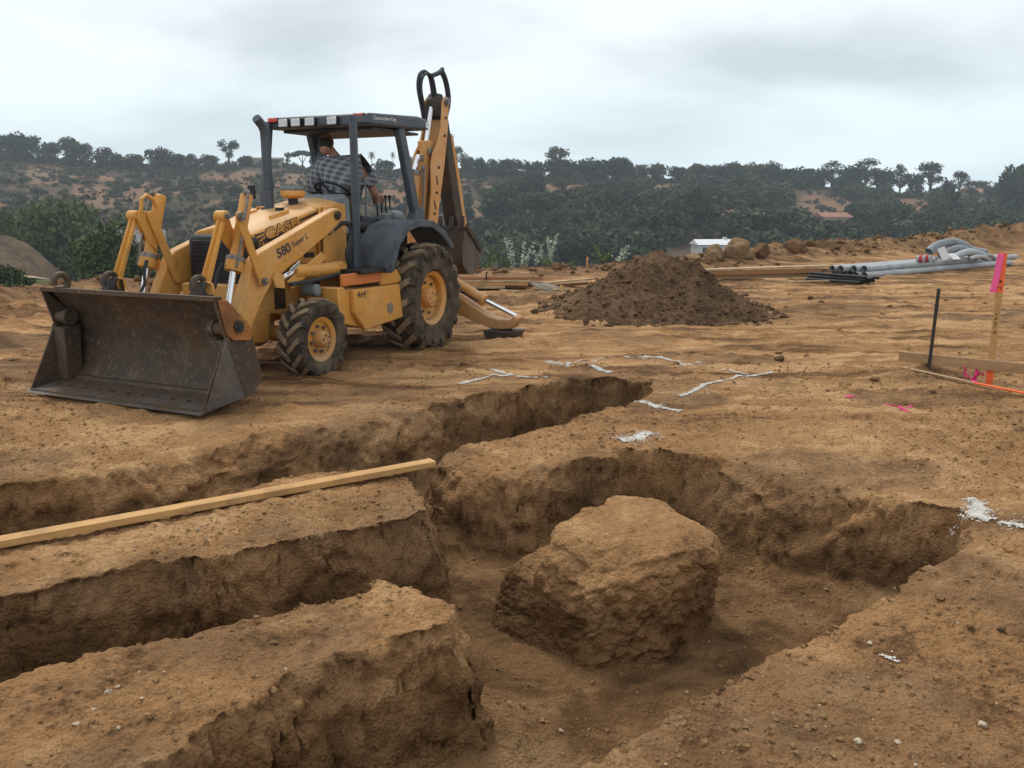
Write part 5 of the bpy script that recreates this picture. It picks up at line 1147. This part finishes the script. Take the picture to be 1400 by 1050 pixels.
crumbs('bank_clods', P, r, M['berm'], 'clods of soil along the low dirt bank at the edge of the pad')

# ------------------------------------------------------------------ single stones and clods
def rock(name, loc, r, mat, label, cat, seed, sq=(1, 1, .75), rough=.22, n=24):
    b = bmesh.new(); bmesh.ops.create_icosphere(b, subdivisions=4 if r > .12 else 3, radius=1)
    co = np.array([v.co for v in b.verts]); s = seed*3.7
    nrm = co.copy(); cut = np.random.default_rng(seed)
    for k in range(7):                      # chop flat facets into it
        d = cut.normal(size=3); d /= np.linalg.norm(d); h = .62 + .22*cut.random(); e_ = co@d - h; co = co - np.maximum(e_, 0)[:, None]*d*.92
    rough *= 1.6; d = 1 + .06*vn(nrm[:, 0]*3.5+s, nrm[:, 1]*3.5, nrm[:, 2]*3.5, seed+5) + rough*fbm(nrm[:, 0]*1.3+s, nrm[:, 1]*1.3, nrm[:, 2]*1.3, 4, seed) + .05*vn(nrm[:, 0]*7+s, nrm[:, 1]*7, nrm[:, 2]*7, seed)
    co = co*d[:, None]*np.array(sq)*r
    for v, p in zip(b.verts, co): v.co = p
    me = bpy.data.meshes.new(name); b.to_mesh(me); b.free(); me.materials.append(mat); me.polygons.foreach_set('use_smooth', [True]*len(me.polygons)); me.set_sharp_from_angle(angle=R(35))
    o = bpy.data.objects.new(name, me); COL.objects.link(o); o.location = loc; o.rotation_euler = (0, 0, seed*1.3); return tag(o, label, cat)
for i, (x, y, z, r, sq, lab) in enumerate([
    (5.4,26.0,.27,.27,(1.1,1,.6),'flat tan boulder leftmost on the dirt bank'), (6.15,26.2,.38,.32,(.9,.9,.95),'upright tan boulder in front of the white house'),
    (6.85,26.3,.50,.40,(1,.9,.95),'largest brown boulder right of the white house'), (7.65,26.6,.46,.32,(1.15,.9,.7),'wide brown boulder right of the largest one'),
    (8.8,27.0,.58,.34,(1.0,.9,.75),'pointed brown boulder farthest right on the bank'), (5.85,25.7,.20,.24,(1.2,1,.6),'low brown boulder below the upright tan one'), (9.6,28.0,.62,.2,(1.2,1,.6),'small brown boulder beyond the pointed one')]):
    rock('boulder', (x, y, z), r, M['boulder' if i < 3 else 'berm'], lab, 'boulder', 20+i, sq)
for i, (x, y, r, m_, lab) in enumerate([
    (2.03,3.27,.024,'pile','dark round clod lying alone on the near right pad'), (1.60,2.62,.022,'pebble','pale flat stone near the lower right corner'),
    (-1.46,2.81,.016,'pebble','larger white stone of the pair on the nearest earth tongue'), (-1.45,2.86,.013,'pebble','smaller white stone of the pair on the nearest earth tongue'),
    (-1.47,2.60,.014,'pebble','pale stone low on the left of the nearest earth tongue'), (-1.33,2.60,.010,'pebble','small white stone right of the low pale stone'),
    (.38,14.19,.085,'pile','round dark clod beside the stabiliser foot'), (.62,14.5,.06,'pile','small clod between the round clod and the heap'),
    (3.97,7.89,.045,'pile','round clod below the batter board'), (4.75,17.37,.08,'pile','clod at the back right of the heap'), (5.9,16.9,.08,'pile','clod alone on the pad right of the heap'),
    (1.13,2.50,.020,'pebble','grey pebble at the bottom edge right of the trench'), (-1.73,4.45,.018,'pebble','pale stone beside the plank'), (3.05,9.62,.075,'pile','lump of soil at the end of the white line'), (2.16,10.19,.05,'pile','small dark clod beyond the white lines'),
    (.22,3.46,.016,'pebble','white stone on the trench floor near the bottom'), (-.55,9.46,.05,'pile','dark smear of soil in front of the rear tyre'), (1.27,2.52,.015,'pebble','small tan stone at the bottom edge'), (1.45,3.19,.014,'pebble','small pale stone on the near right pad')]):
    rock('stone' if m_ == 'pebble' else 'clod', (x, y, gh(x, y) + r*.3), r*.72, M[m_], lab, 'stone' if m_ == 'pebble' else 'clod', 40+i, (1.1, 1, .7))

# ------------------------------------------------------------------ timber
def wood(name, a, b_, c, along='x', knots=True):
    t = NT(name); sc = (1.2, 14, 14); g1 = t.noise(2.2, 6, .65, t.map(sc), .8); g2 = t.noise(9, 3, .6, t.map(sc)); oi = t.new('ShaderNodeObjectInfo')
    v = t.mix(t.rng(g1, .35, .65), a, b_); v = t.mix(t.math('MULTIPLY', t.rng(g2, .5, .7), .5), v, c)
    v = t.mix(t.math('MULTIPLY', oi.outputs['Random'], .22), v, c)
    k_ = t.voro(1.0, t.map((2.3, 7, 7))); v = t.mix(t.rng(k_, .10, .05), v, (.16, .08, .035)); v = t.mix(t.math('MULTIPLY', t.rng(t.noise(3.1, 6, .75), .46, .66), .6), v, (.27, .165, .085))
    return t.done(v, .75, t.bump(g1, .25, .003), 0, .25)
M['pine'] = wood('fresh_pine', (.60, .37, .155), (.50, .285, .105), (.42, .23, .09))
M['pale_wood'] = wood('pale_wood', (.55, .42, .26), (.44, .32, .19), (.36, .25, .14))
M['red_wood'] = wood('red_wood', (.40, .19, .085), (.31, .14, .06), (.25, .10, .045))
M['grey_wood'] = wood('grey_wood', (.26, .23, .19), (.19, .165, .135), (.13, .11, .09))
M['batter_wood'] = wood('batter_wood', (.44, .29, .155), (.36, .225, .115), (.29, .175, .085))
M['brown_wood'] = wood('brown_wood', (.33, .215, .115), (.26, .165, .085), (.20, .12, .06))
def board(name, p0, p1, w, h, mat, label, cat='board', group=None, roll=0):
    """a board lying along p0-p1 (centre line): w across, h thick"""
    a, b_ = Vector(p0), Vector(p1); L = (b_-a).length; me_ = MB().box((0, 0, 0), (L, w, h)).build(name, M[mat], None, .003)
    d = (b_-a).normalized(); up = Vector((0, 0, 1)); y = up.cross(d).normalized(); z = d.cross(y); m4 = Matrix((d, y, z)).transposed().to_4x4() @ Matrix.Rotation(roll, 4, 'X'); m4.translation = (a+b_)/2
    me_.matrix_world = m4; return tag(me_, label, cat, group)
# plank resting across the second tongue of earth
zA, zB = gh(-2.45, 4.25), gh(-.85, 5.25); d_ = Vector((-.54, 5.58)) - Vector((-2.66, 4.17)); d_.normalize()
pz = max(gh(-2.45 + d_.x*t, 4.30 + d_.y*t) for t in np.linspace(0, 1.9, 12)) + .022
board('plank', (-3.2, 3.815, pz), (-.535, 5.585, pz + .004), .092, .040, 'pine', 'long yellow pine plank lying across the near earth tongues at the left', 'plank')
# stack behind the machine
gl = gh(-.6, 18.5); dz = gl - .02
LST = 'boards in the stack behind the backhoe'
for x0, x1, y, z, w, h, mt, lab in [
    (-2.3, .30, 18.62, .035, .10, .07, 'brown_wood', 'dark lowest board of the stack behind the rear wheel'), (-2.2, -.15, 18.40, .105, .15, .055, 'pale_wood', 'short pale board low in the stack, nearest the camera'),
    (-2.5, .36, 18.58, .10, .16, .06, 'brown_wood', 'brown board in the second layer of the stack'), (-2.5, .34, 18.46, .165, .18, .055, 'pine', 'yellowish board in the third layer of the stack'),
    (-2.6, .40, 18.64, .165, .14, .06, 'brown_wood', 'brown board behind the yellowish one in the stack'), (-2.5, .38, 18.48, .225, .15, .05, 'pale_wood', 'grey-pale board under the red ones on the stack'),
    (-2.7, .36, 18.52, .285, .09, .06, 'red_wood', 'front red-brown timber on top of the stack'), (-2.4, .66, 18.78, .275, .09, .045, 'red_wood', 'longer red-brown timber sticking out at the top of the stack')]:
    board('board', (x0, y, dz+z), (x1, y+.02, dz+z), w, h, mt, lab, 'board')
board('board', (-.25, 18.15, gl+.03), (.12, 17.95, gl+.03), .10, .045, 'pale_wood', 'stub of pale board on the ground before the stack')
board('board', (.0, 18.75, gl+.07), (.46, 18.7, gl+.08), .16, .05, 'grey_wood', 'weathered grey board between the stack and the laths')
tag(MB().beam((-.55, 18.47, dz+.25), (-.55, 18.47, dz+.42), .03, .03).build('strap', M['black'], None), 'black strap round the red timbers on the stack', 'strap')
for i in range(9):
    x = .30 + .055*i; board('lath', (x+.02*random.random(), 18.75+.1*random.random(), gl+.17-.005*i), (x+.42+.1*random.random(), 17.75+.2*random.random(), gl+.03+.012*(i % 3)), .04, .02, 'grey_wood', 'thin grey lath in the loose fan of laths right of the stack', 'lath', 'laths in the loose fan')
board('lath', (.55, 17.8, gl+.025), (1.2, 17.72, gl+.03), .05, .025, 'pale_wood', 'pale lath on the ground in front of the lath fan', 'lath')
board('wood_block', (.86, 17.9, gl+.06), (1.0, 17.95, gl+.05), .09, .07, 'pine', 'small yellow wood block by the lath fan', 'block')
board('stake_stub', (1.03, 18.0, gl+.16), (1.06, 17.95, gl+.0), .07, .03, 'pine', 'short yellow stub leaning beside the lath fan', 'stake')
gb = gh(1.3, 19.5)
board('board', (.72, 19.45, gb+.10), (1.85, 19.55, gb+.19), .14, .04, 'pale_wood', 'pale board propped up between the stack and the heap')
board('board', (1.0, 19.65, gb+.03), (1.75, 19.7, gb+.08), .12, .07, 'brown_wood', 'dark board under the propped pale board')
# long timbers right of the heap
gr = gh(6.2, 21); 
for y, z0, z1, x0, x1, w, h, mt, lab in [(21.05,.05,.08,4.6,7.5,.20,.09,'brown_wood','lowest brown timber right of the heap'), (21.0,.14,.19,4.7,7.6,.16,.10,'red_wood','red-brown timber in the middle right of the heap'),
    (21.25,.13,.18,5.0,7.9,.16,.09,'brown_wood','rear brown timber of the stack right of the heap'), (21.1,.225,.305,4.75,7.85,.30,.035,'pale_wood','long pale board on top of the timbers right of the heap')]:
    board('timber', (x0, y, gr+z0), (x1, y+.25, gr+z1), w, h, mt, lab, 'timber')
board('lath', (6.05, 20.6, gr+.02), (6.75, 20.0, gr+.02), .06, .03, 'pale_wood', 'pale lath slanting on the ground left of the black tubes', 'lath')
board('lath', (6.45, 20.05, gr+.02), (7.6, 20.25, gr+.02), .06, .03, 'pale_wood', 'pale lath lying across in front of the black tubes', 'lath')
board('board', (9.45, 21.75, gh(9.5,21.6)+.06), (10.0, 21.3, gh(9.8,21.4)+.03), .12, .04, 'pine', 'yellow piece of board in front of the grey pipes')
board('board', (9.25, 21.6, gh(9.5,21.6)+.015), (9.7, 21.25, gh(9.8,21.4)+.015), .12, .03, 'brown_wood', 'brown scrap of board under the yellow piece')
def pipe(name, pts, r, mat, label, cat, group=None, wall=.012, n=18):
    pts = [Vector(p) for p in pts]; b = MB().tube(pts, r, n, False).tube(pts, r-wall, n, False); o = b.build(name, M[mat], None, 0, 50)
    e_ = MB()
    return tag(o, label, cat, group)
M['pvc'] = plain('grey_pvc', (.36, .385, .40), .5, 0, .12, 3, .35); M['pvc_dark'] = plain('grey_conduit', (.22, .245, .26), .5, 0, .15, 3, .35); M['black_tube'] = plain('black_tube', (.022, .022, .025), .45, 0, .3, 10)
for i in range(13):
    k = i % 6; lay = i // 6; gk = gr - .02
    x = 7.05 + .11*k + .05*lay; pipe('black_tube', [(x, 20.62+.12*k, gk+.045+.075*lay), (x+.95+.1*random.random(), 19.75+.12*k, gk+.04+.06*lay)], .036, 'black_tube', 'black plastic tube in the bundle left of the grey pipes', 'tube', 'black tubes in the bundle', .006, 10)
U = Vector((.795, .607, 0)); Np = Vector((-.607, .795, 0)); P0 = Vector((8.95, 21.85, 0)); gp = gh(10.5, 23.4)
PL = 'grey pipes in the long stack'
rows = [(0, .0, 9.0, 0, 'nearest grey pipe in the bottom row of the stack'), (1, -.1, 9.2, 0, 'second grey pipe in the bottom row of the stack'), (2, .1, 9.1, 0, 'third grey pipe in the bottom row of the stack'), (3, -.05, 9.3, 0, 'fourth grey pipe in the bottom row of the stack'), (4, -.2, 9.2, 0, 'farthest grey pipe in the bottom row of the stack'),
        (.5, .12, 9.4, 1, 'nearest grey pipe in the upper row of the stack'), (1.5, -.05, 9.0, 1, 'second grey pipe in the upper row of the stack'), (2.5, -.35, 7.9, 1, 'third grey pipe in the upper row of the stack'), (3.5, -.45, 8.2, 1, 'farthest grey pipe in the upper row, sticking out at the left')]
for k, s0, L, lay, lab in rows:
    a = P0 + Np*(k*.185) + U*s0; b_ = a + U*(L-.75); zc = gp + .09 + lay*.155
    pipe('grey_pipe', [(a.x, a.y, zc), (b_.x, b_.y, zc+.02)], .088, 'pvc', lab, 'pipe', PL)
ztop = gp + .335
def sweep(pts, r, lab, mt='pvc_dark'):
    q = []; V_ = [Vector(p) for p in pts]
    for i in range(len(V_)-1):          # Catmull-Rom through the points
        a, b_, c_, d = V_[max(i-1, 0)], V_[i], V_[i+1], V_[min(i+2, len(V_)-1)]
        for s in range(6):
            t = s/6; q.append(.5*((2*b_) + (c_-a)*t + (2*a-5*b_+4*c_-d)*t*t + (-a+3*b_-3*c_+d)*t**3))
    q.append(V_[-1]); return pipe('conduit_bend', q, r, mt, lab, 'pipe bend', None, .012, 16)
sweep([(12.0,24.9,ztop+.20),(12.25,25.0,ztop+.36),(12.75,25.2,ztop+.46),(13.25,25.5,ztop+.38),(13.7,25.8,ztop+.20),(14.25,26.1,ztop+.12)], .125, 'largest grey conduit bend arching highest on the pipe stack')
sweep([(12.3,24.8,ztop+.10),(12.7,24.95,ztop+.26),(13.1,25.2,ztop+.28),(13.5,25.4,ztop+.12),(13.7,25.5,ztop-.02)], .11, 'dark conduit bend under the largest one')
sweep([(12.55,24.5,ztop+.06),(12.85,24.65,ztop+.17),(13.2,24.85,ztop+.20),(13.6,25.1,ztop+.12),(13.95,25.35,ztop+.0)], .10, 'paler conduit bend in front of the others', 'pvc')
sweep([(12.9,24.35,ztop+.02),(13.1,24.4,ztop+.08),(13.35,24.5,ztop+.08),(13.55,24.6,ztop+.0)], .06, 'small conduit elbow lying at the front of the bends', 'pvc')
sweep([(13.35,24.5,ztop+.04),(13.6,24.7,ztop+.10),(13.85,24.9,ztop+.06),(14.0,25.05,ztop-.02)], .055, 'small dark conduit elbow right of the other small one')
M['white_board'] = plain('white_board', (.66, .65, .64), .7, 0, .06, 3); M['red_band'] = plain('red_band', (.45, .035, .05), .5, 0, .1, 10)
bd = MB().box((0,0,0),(.30,.03,.36)).build('white_sheet', M['white_board'], None, .004); bd.location = (12.05, 24.15, ztop+.19); bd.rotation_euler = (R(-24), R(-14), R(28)); tag(bd, 'white sheet leaning upright on the pipe stack', 'sheet')
bd = MB().box((0,0,0),(.34,.26,.03)).build('white_sheet', M['white_board'], None, .004); bd.location = (12.42, 24.28, ztop+.10); bd.rotation_euler = (R(38), 0, R(30)); tag(bd, 'white sheet lying tilted beside the upright one', 'sheet')
for i, (x, y, lab) in enumerate([(11.15,23.55,'left coupling with a red band on the pipe stack'),(11.40,23.72,'right coupling with a red band on the pipe stack')]):
    o = tag(empty('coupling', (x, y, ztop+.06), R(35)), lab, 'coupling'); MB().lathe([(.05,-.10),(.085,-.10),(.095,-.06),(.095,.06),(.085,.10),(.05,.10)], (0,0,.02), (.3,-1,0), 18).build('body', M['pvc'], o); MB().lathe([(.09,-.035),(.101,-.035),(.101,.05),(.09,.05)], (0,0,.02), (.3,-1,0), 18).build('band', M['red_band'], o)
o = MB().lathe([(.04,-.06),(.07,-.06),(.075,.06),(.04,.06)], (0,0,0), (.4,-1,.2), 16).build('pipe_fitting', M['pvc'], None); o.location = (11.7, 23.9, ztop+.05); tag(o, 'small grey fitting right of the red-banded couplings', 'fitting')

# ------------------------------------------------------------------ batter board, stakes, ribbon
M['orange_paint_mark'] = plain('fluorescent_orange', (.90, .16, .045), .7, 0, .12, 12); M['pink'] = plain('fluorescent_pink', (.85, .055, .26), .6, 0, .15, 10); M['pale_pink'] = plain('pink_ribbon', (.95, .13, .34), .45, 0, .12, 8)
M['steel_stake'] = rusty('steel_stake', (.035, .034, .038), (.06, .045, .038), (.10, .085, .07), .6, .3)
g0 = gh(4.31, 8.70)
o = MB().cyl((0,0,-.25),(.0,0,.82),.017,None,10).build('steel_stake', M['steel_stake'], None, .002); o.location = (4.31, 8.70, g0); o.rotation_euler = (0, R(1.5), 0); tag(o, 'dark steel form stake driven in behind the batter board', 'stake'); o['label'] = 'dark steel form stake standing in front of the left end of the horizontal board'
board('batter_board', (4.085, 8.905, .205), (5.75, 7.565, .205), .036, .104, 'batter_wood', 'brown board held level between the steel stake and the orange-topped lath', 'board')
su = tag(empty('survey_lath', (4.77, 8.385, gh(4.80, 8.37)), R(-39)), 'tall wooden survey lath with orange top and pink ribbon', 'survey stake')
def seg(name, z0, z1, mat, par, x0=-.030, x1=.030): return MB().box(((x0+x1)/2, 0, (z0+z1)/2), (x1-x0, .012, z1-z0)).build(name, M[mat], par, .002)
sf = seg('lath', -.2, 1.28, 'pine', su); seg('orange_top', .90, 1.284, 'orange_paint_mark', su, -.0315, .0315).scale = (1, 1.25, 1); seg('orange_foot', -.02, .15, 'orange_paint_mark', su, -.0315, .0315).scale = (1, 1.25, 1)
rb_ = MB(); rp = [(-.022,1.275),(-.030,1.15),(-.040,1.02),(-.052,.92),(-.054,.90)]
rp = [(p.x, p.z) for p in curve([(a, 0, b) for a, b in rp], 5)]
rb_.loft([[(a[0]-.028,-.016-.005*math.sin(a[1]*9),a[1]),(a[0],-.013-.006*math.sin(a[1]*7+1),a[1]),(a[0]+.03,-.011,a[1])] for a in rp], False, False)
o = rb_.build('flagging', M['pale_pink'], su); sm = o.modifiers.new('t', 'SOLIDIFY'); sm.thickness = .003
for txt, z in (('B', 1.02), ('L', .955)): 
    q = letters('lettering', txt, (-.012, z), (.012, z), .028, 0, 'black', su, .02); q.matrix_local = Matrix.Rotation(R(180), 4, 'Z') @ Matrix.Translation((0, .0085, 0))
for i, txt in enumerate('+45.0'): 
    q = letters('lettering', txt, (-.010, .70-.045*i), (.010, .70-.045*i), .026 if txt not in '.' else .006, 0, 'black', su, .02); q.matrix_local = Matrix.Rotation(R(180), 4, 'Z') @ Matrix.Translation((0, .0075, 0))
zl = max(gh(4.09,8.78), gh(4.4,8.3)) + .012
board('lath', (4.085, 8.79, gh(4.09,8.79)+.02), (4.50, 8.16, gh(4.5,8.16)+.025), .035, .012, 'pale_wood', 'pale end of thin lath lying on the soil below the batter board', 'lath').name = 'ground_lath'
lo = bpy.data.objects['ground_lath']; lo['label'] = 'thin pale lath with orange end lying on the soil below the batter board'
a0 = Vector((4.50, 8.16, gh(4.5, 8.16)+.025)); a1 = Vector((4.98, 7.43, gh(4.95, 7.45)+.03)); lc_ = MB().box((0,0,0), ((a1-a0).length, .036, .013)).build('orange_end', M['orange_paint_mark'], None, .002)
d = (a1-a0).normalized(); yv = Vector((0,0,1)).cross(d).normalized(); m4 = Matrix((d, yv, d.cross(yv))).transposed().to_4x4(); m4.translation = (a0+a1)/2; lc_.parent = lo; lc_.matrix_parent_inverse = lo.matrix_world.inverted(); lc_.matrix_world = m4
def ribbon_heap(x, y, n, w, L, seed, label):
    rg = np.random.default_rng(seed); b = MB(); g = gh(x, y)
    for i in range(n):
        an = rg.random()*6.28; p = Vector((x + rg.normal()*.03, y + rg.normal()*.02, g+.01)); prev = None; d = Vector((math.cos(an), math.sin(an), .5)).normalized()
        for s in range(5):
            side = Vector((-d.y, d.x, .4*rg.normal())).normalized()*w/2; c_ = [p-side, p+side]
            if prev: b.add([prev[0], prev[1], c_[1], c_[0]], [(0,1,2,3)])
            prev = c_; d = (d + Vector(rg.normal(size=3))*.45).normalized(); p = p + d*L/4; p.z = max(p.z, g+.008)
    o = b.build('pink_ribbon', M['pink'], None); m_ = o.modifiers.new('t', 'SOLIDIFY'); m_.thickness = .002; return tag(o, label, 'ribbon')
ribbon_heap(4.60, 8.42, 7, .030, .16, 3, 'crumpled bright pink ribbon on the soil at the foot of the survey lath'); ribbon_heap(4.83, 7.66, 5, .025, .12, 5, 'pink ribbon on the soil at the right edge of the picture')
o = MB().beam((4.665, 8.46, gh(4.66,8.46)-.1), (4.675, 8.46, gh(4.66,8.46)+.16), .035, .012).build('short_stake', M['pink'], None, .002); tag(o, 'short pink stake behind the crumpled ribbon', 'stake')
o = MB().beam((2.04, 23.4, gh(2.04,23.4)-.2), (2.04, 23.4, gh(2.04,23.4)+.30), .11, .05).build('wooden_stake', M['pine'], None, .004); tag(o, 'short yellow wooden stake at the far edge of the pad left of the heap', 'stake')

# ------------------------------------------------------------------ chalk lines and paint, laid on the soil
M['chalk'] = plain('chalk_powder', (.62, .59, .54), .95, 0, .12, 14, .1)
def ground_real(x, y): return ground_h(x, y)
def strewn(name, pts, w, mat, label, cat, seed, dens=1.0, lift=.007):
    """a line of powder: many small flakes that follow the soil, thick in places, broken in others"""
    rg = np.random.default_rng(seed); PTS = []; 
    for (a, b_) in zip(pts[:-1], pts[1:]):
        a, b_ = np.array(a), np.array(b_); L = np.linalg.norm(b_-a); n = int(L*5200*dens*(w/.05)); t = rg.random(n); nrm = np.array([-(b_-a)[1], (b_-a)[0]])/L
        keep = vn(t*L*7 + seed*9, np.zeros(n), None, seed) > -.93; w2 = w*.60; off = rg.standard_t(4, size=n)*w2*.26*(1 + .35*vn(t*L*9, np.zeros(n)+3, None, seed)) + .10*w2*vn(t*L*3, np.zeros(n)+8, None, seed)
        PTS.append((a + (b_-a)*t[:, None] + nrm*off[:, None])[keep])
    Q = np.concatenate(PTS); z = ground_real(Q[:, 0], Q[:, 1]); n = len(Q); s = .0018 + .0042*rg.random(n)**3; an = rg.random(n)*6.28; k6 = np.arange(5)*2*np.pi/5
    zz = z + lift + .003*rg.random(n)
    X = Q[:, 0, None] + s[:, None]*np.cos(an[:, None]+k6)*(.7+.6*rg.random((n, 5))); Y = Q[:, 1, None] + s[:, None]*np.sin(an[:, None]+k6)*(.7+.6*rg.random((n, 5)))
    Zr = ground_real(X.ravel(), Y.ravel()).reshape(n, 5); V = np.stack([X, Y, np.where(np.abs(Zr-z[:, None]) < .05, Zr, z[:, None]) + (zz-z)[:, None]], -1).reshape(-1, 3)
    return tag(np_mesh(name, V, np.arange(5*n).reshape(n, 5), M[mat], None, False), label, cat)
for i, (pts, w, lab) in enumerate([
    ([(-.55,8.40),(-.26,8.62),(-.02,8.84)], .055, 'short white chalk line running left from the crossing near the rear wheel'),
    ([(-.32,9.10),(.02,8.82),(.36,8.55)], .06, 'white chalk line ending at the far end of the trench'),
    ([(.38,9.69),(.72,9.3),(1.05,8.94)], .085, 'thick white chalk line nearest behind the far trench end'),
    ([(.62,9.55),(.95,9.75),(1.30,9.99)], .045, 'faint chalk line joining the thick line to the corner'),
    ([(1.30,9.99),(1.75,9.65),(2.19,9.32)], .06, 'white chalk line at the back of the marked corner'),
    ([(2.30,9.15),(2.42,9.02),(2.5,8.9)], .05, 'broken bit of chalk line beside the dark spoil'),
    ([(2.79,9.02),(2.45,8.8),(2.16,8.55),(1.86,8.2),(1.56,7.82)], .06, 'long white chalk line curving towards the trench end'),
    ([(1.12,7.56),(1.28,7.40),(1.46,7.22)], .08, 'short thick chalk line on the edge of the trench'),
    ([(.81,6.20),(.95,6.34),(1.10,6.48)], .17, 'broad smear of white chalk at the inner corner of the trench'),
    ([(2.74,4.90),(2.78,4.82),(2.68,4.70),(2.64,4.62)], .13, 'blob of white chalk at the right end of the trench'),
    ([(2.63,4.66),(2.72,4.53),(2.84,4.40),(3.1,4.10)], .12, 'thick white chalk line running off the right edge of the picture'),
    ([(1.45,3.10),(1.50,3.04)], .05, 'small white fleck of chalk on the near right pad')]):
    strewn('chalk_line', pts, w, 'chalk', lab, 'chalk line', 200+i, .22 if i == 11 else 1.0)
strewn('paint_mark', [(3.10,7.74),(3.20,7.82)], .10, 'pink', 'small pink spray mark left of the other pink mark', 'paint mark', 301, .35)
strewn('paint_mark', [(3.34,7.44),(3.36,7.30),(3.42,7.16)], .08, 'pink', 'larger pink spray mark on the soil before the batter board', 'paint mark', 302, .5)
strewn('paint_mark', [(3.46,7.28),(3.56,7.36)], .07, 'pink', 'faint pink fleck right of the larger pink mark', 'paint mark', 303, .2)

# ------------------------------------------------------------------ weeds on the edge of the pad
M['silver_leaf'] = plain('silver_leaf', (.46, .50, .42), .8, 0, .2, 20); M['green_leaf'] = plain('weed_leaf', (.11, .16, .045), .8, 0, .3, 20); M['weed_stem'] = plain('weed_stem', (.15, .14, .085), .85, 0, .2, 10)
def weed(x, y, h, k, mat, label, seed, spread=.35):
    rg = np.random.default_rng(seed); root = tag(empty('weed', (x, y, gh(x, y)-.05)), label, 'weed'); st = MB(); V = []; F = []
    for i in range(k):
        an = rg.random()*6.28; sp_ = spread*(.3+.7*rg.random()); hh = h*(.55+.45*rg.random()) if i else h; P_ = []
        for s in range(6):
            t = s/5; P_.append(Vector((math.cos(an)*sp_*t**1.5, math.sin(an)*sp_*t**1.5, hh*t)))
        st.tube(P_, [.009*(1-.7*s/5) for s in range(6)], 4)
        for q in range(int(46*hh)):
            t = .30 + .70*rg.random(); f = t*5; j = min(int(f), 4); p = P_[j].lerp(P_[j+1], f-j); d = Vector(rg.normal(size=3)); d.z = abs(d.z)*.8 + .1; d.normalize(); L = .085*(1.2-.5*t)*(.7+.6*rg.random()); w = d.orthogonal().normalized()*L*.28; n = len(V)
            V += [tuple(p), tuple(p+d*L*.5+w), tuple(p+d*L), tuple(p+d*L*.5-w)]; F.append((n, n+1, n+2, n+3))
    st.build('stem', M['weed_stem'], root); np_mesh('foliage', V, F, M[mat], root, False)
for x, y, h, k, mt, lab, sd_, spd in [
    (.04,23.6,1.0,4,'silver_leaf','tall silver-leaved weed leftmost on the edge of the pad',1,.22), (.34,23.7,.92,5,'silver_leaf','bushy silver weed second from the left on the pad edge',2,.28), (.72,23.6,.70,3,'silver_leaf','short silver weed between the two tall ones',3,.25),
    (1.04,23.7,.98,5,'silver_leaf','tall silver weed rightmost on the pad edge',4,.3), (-.62,23.3,.80,5,'green_leaf','green leafy weed beside the digging bucket',5,.4), (-.2,23.4,.5,5,'green_leaf','low green weed left of the silver ones',6,.35), (.9,23.4,.35,5,'green_leaf','low green weed in front of the rightmost silver one',7,.3),
    (2.6,24.6,.7,6,'green_leaf','dull green weed at the left shoulder of the heap',8,.5), (1.6,24.3,.45,5,'green_leaf','low weed left of the small wooden stake',9,.4), (3.1,24.9,.6,6,'silver_leaf','greyish weed partly behind the heap',10,.5)]:
    weed(x, y, h, k, mt, lab, sd_, spd)
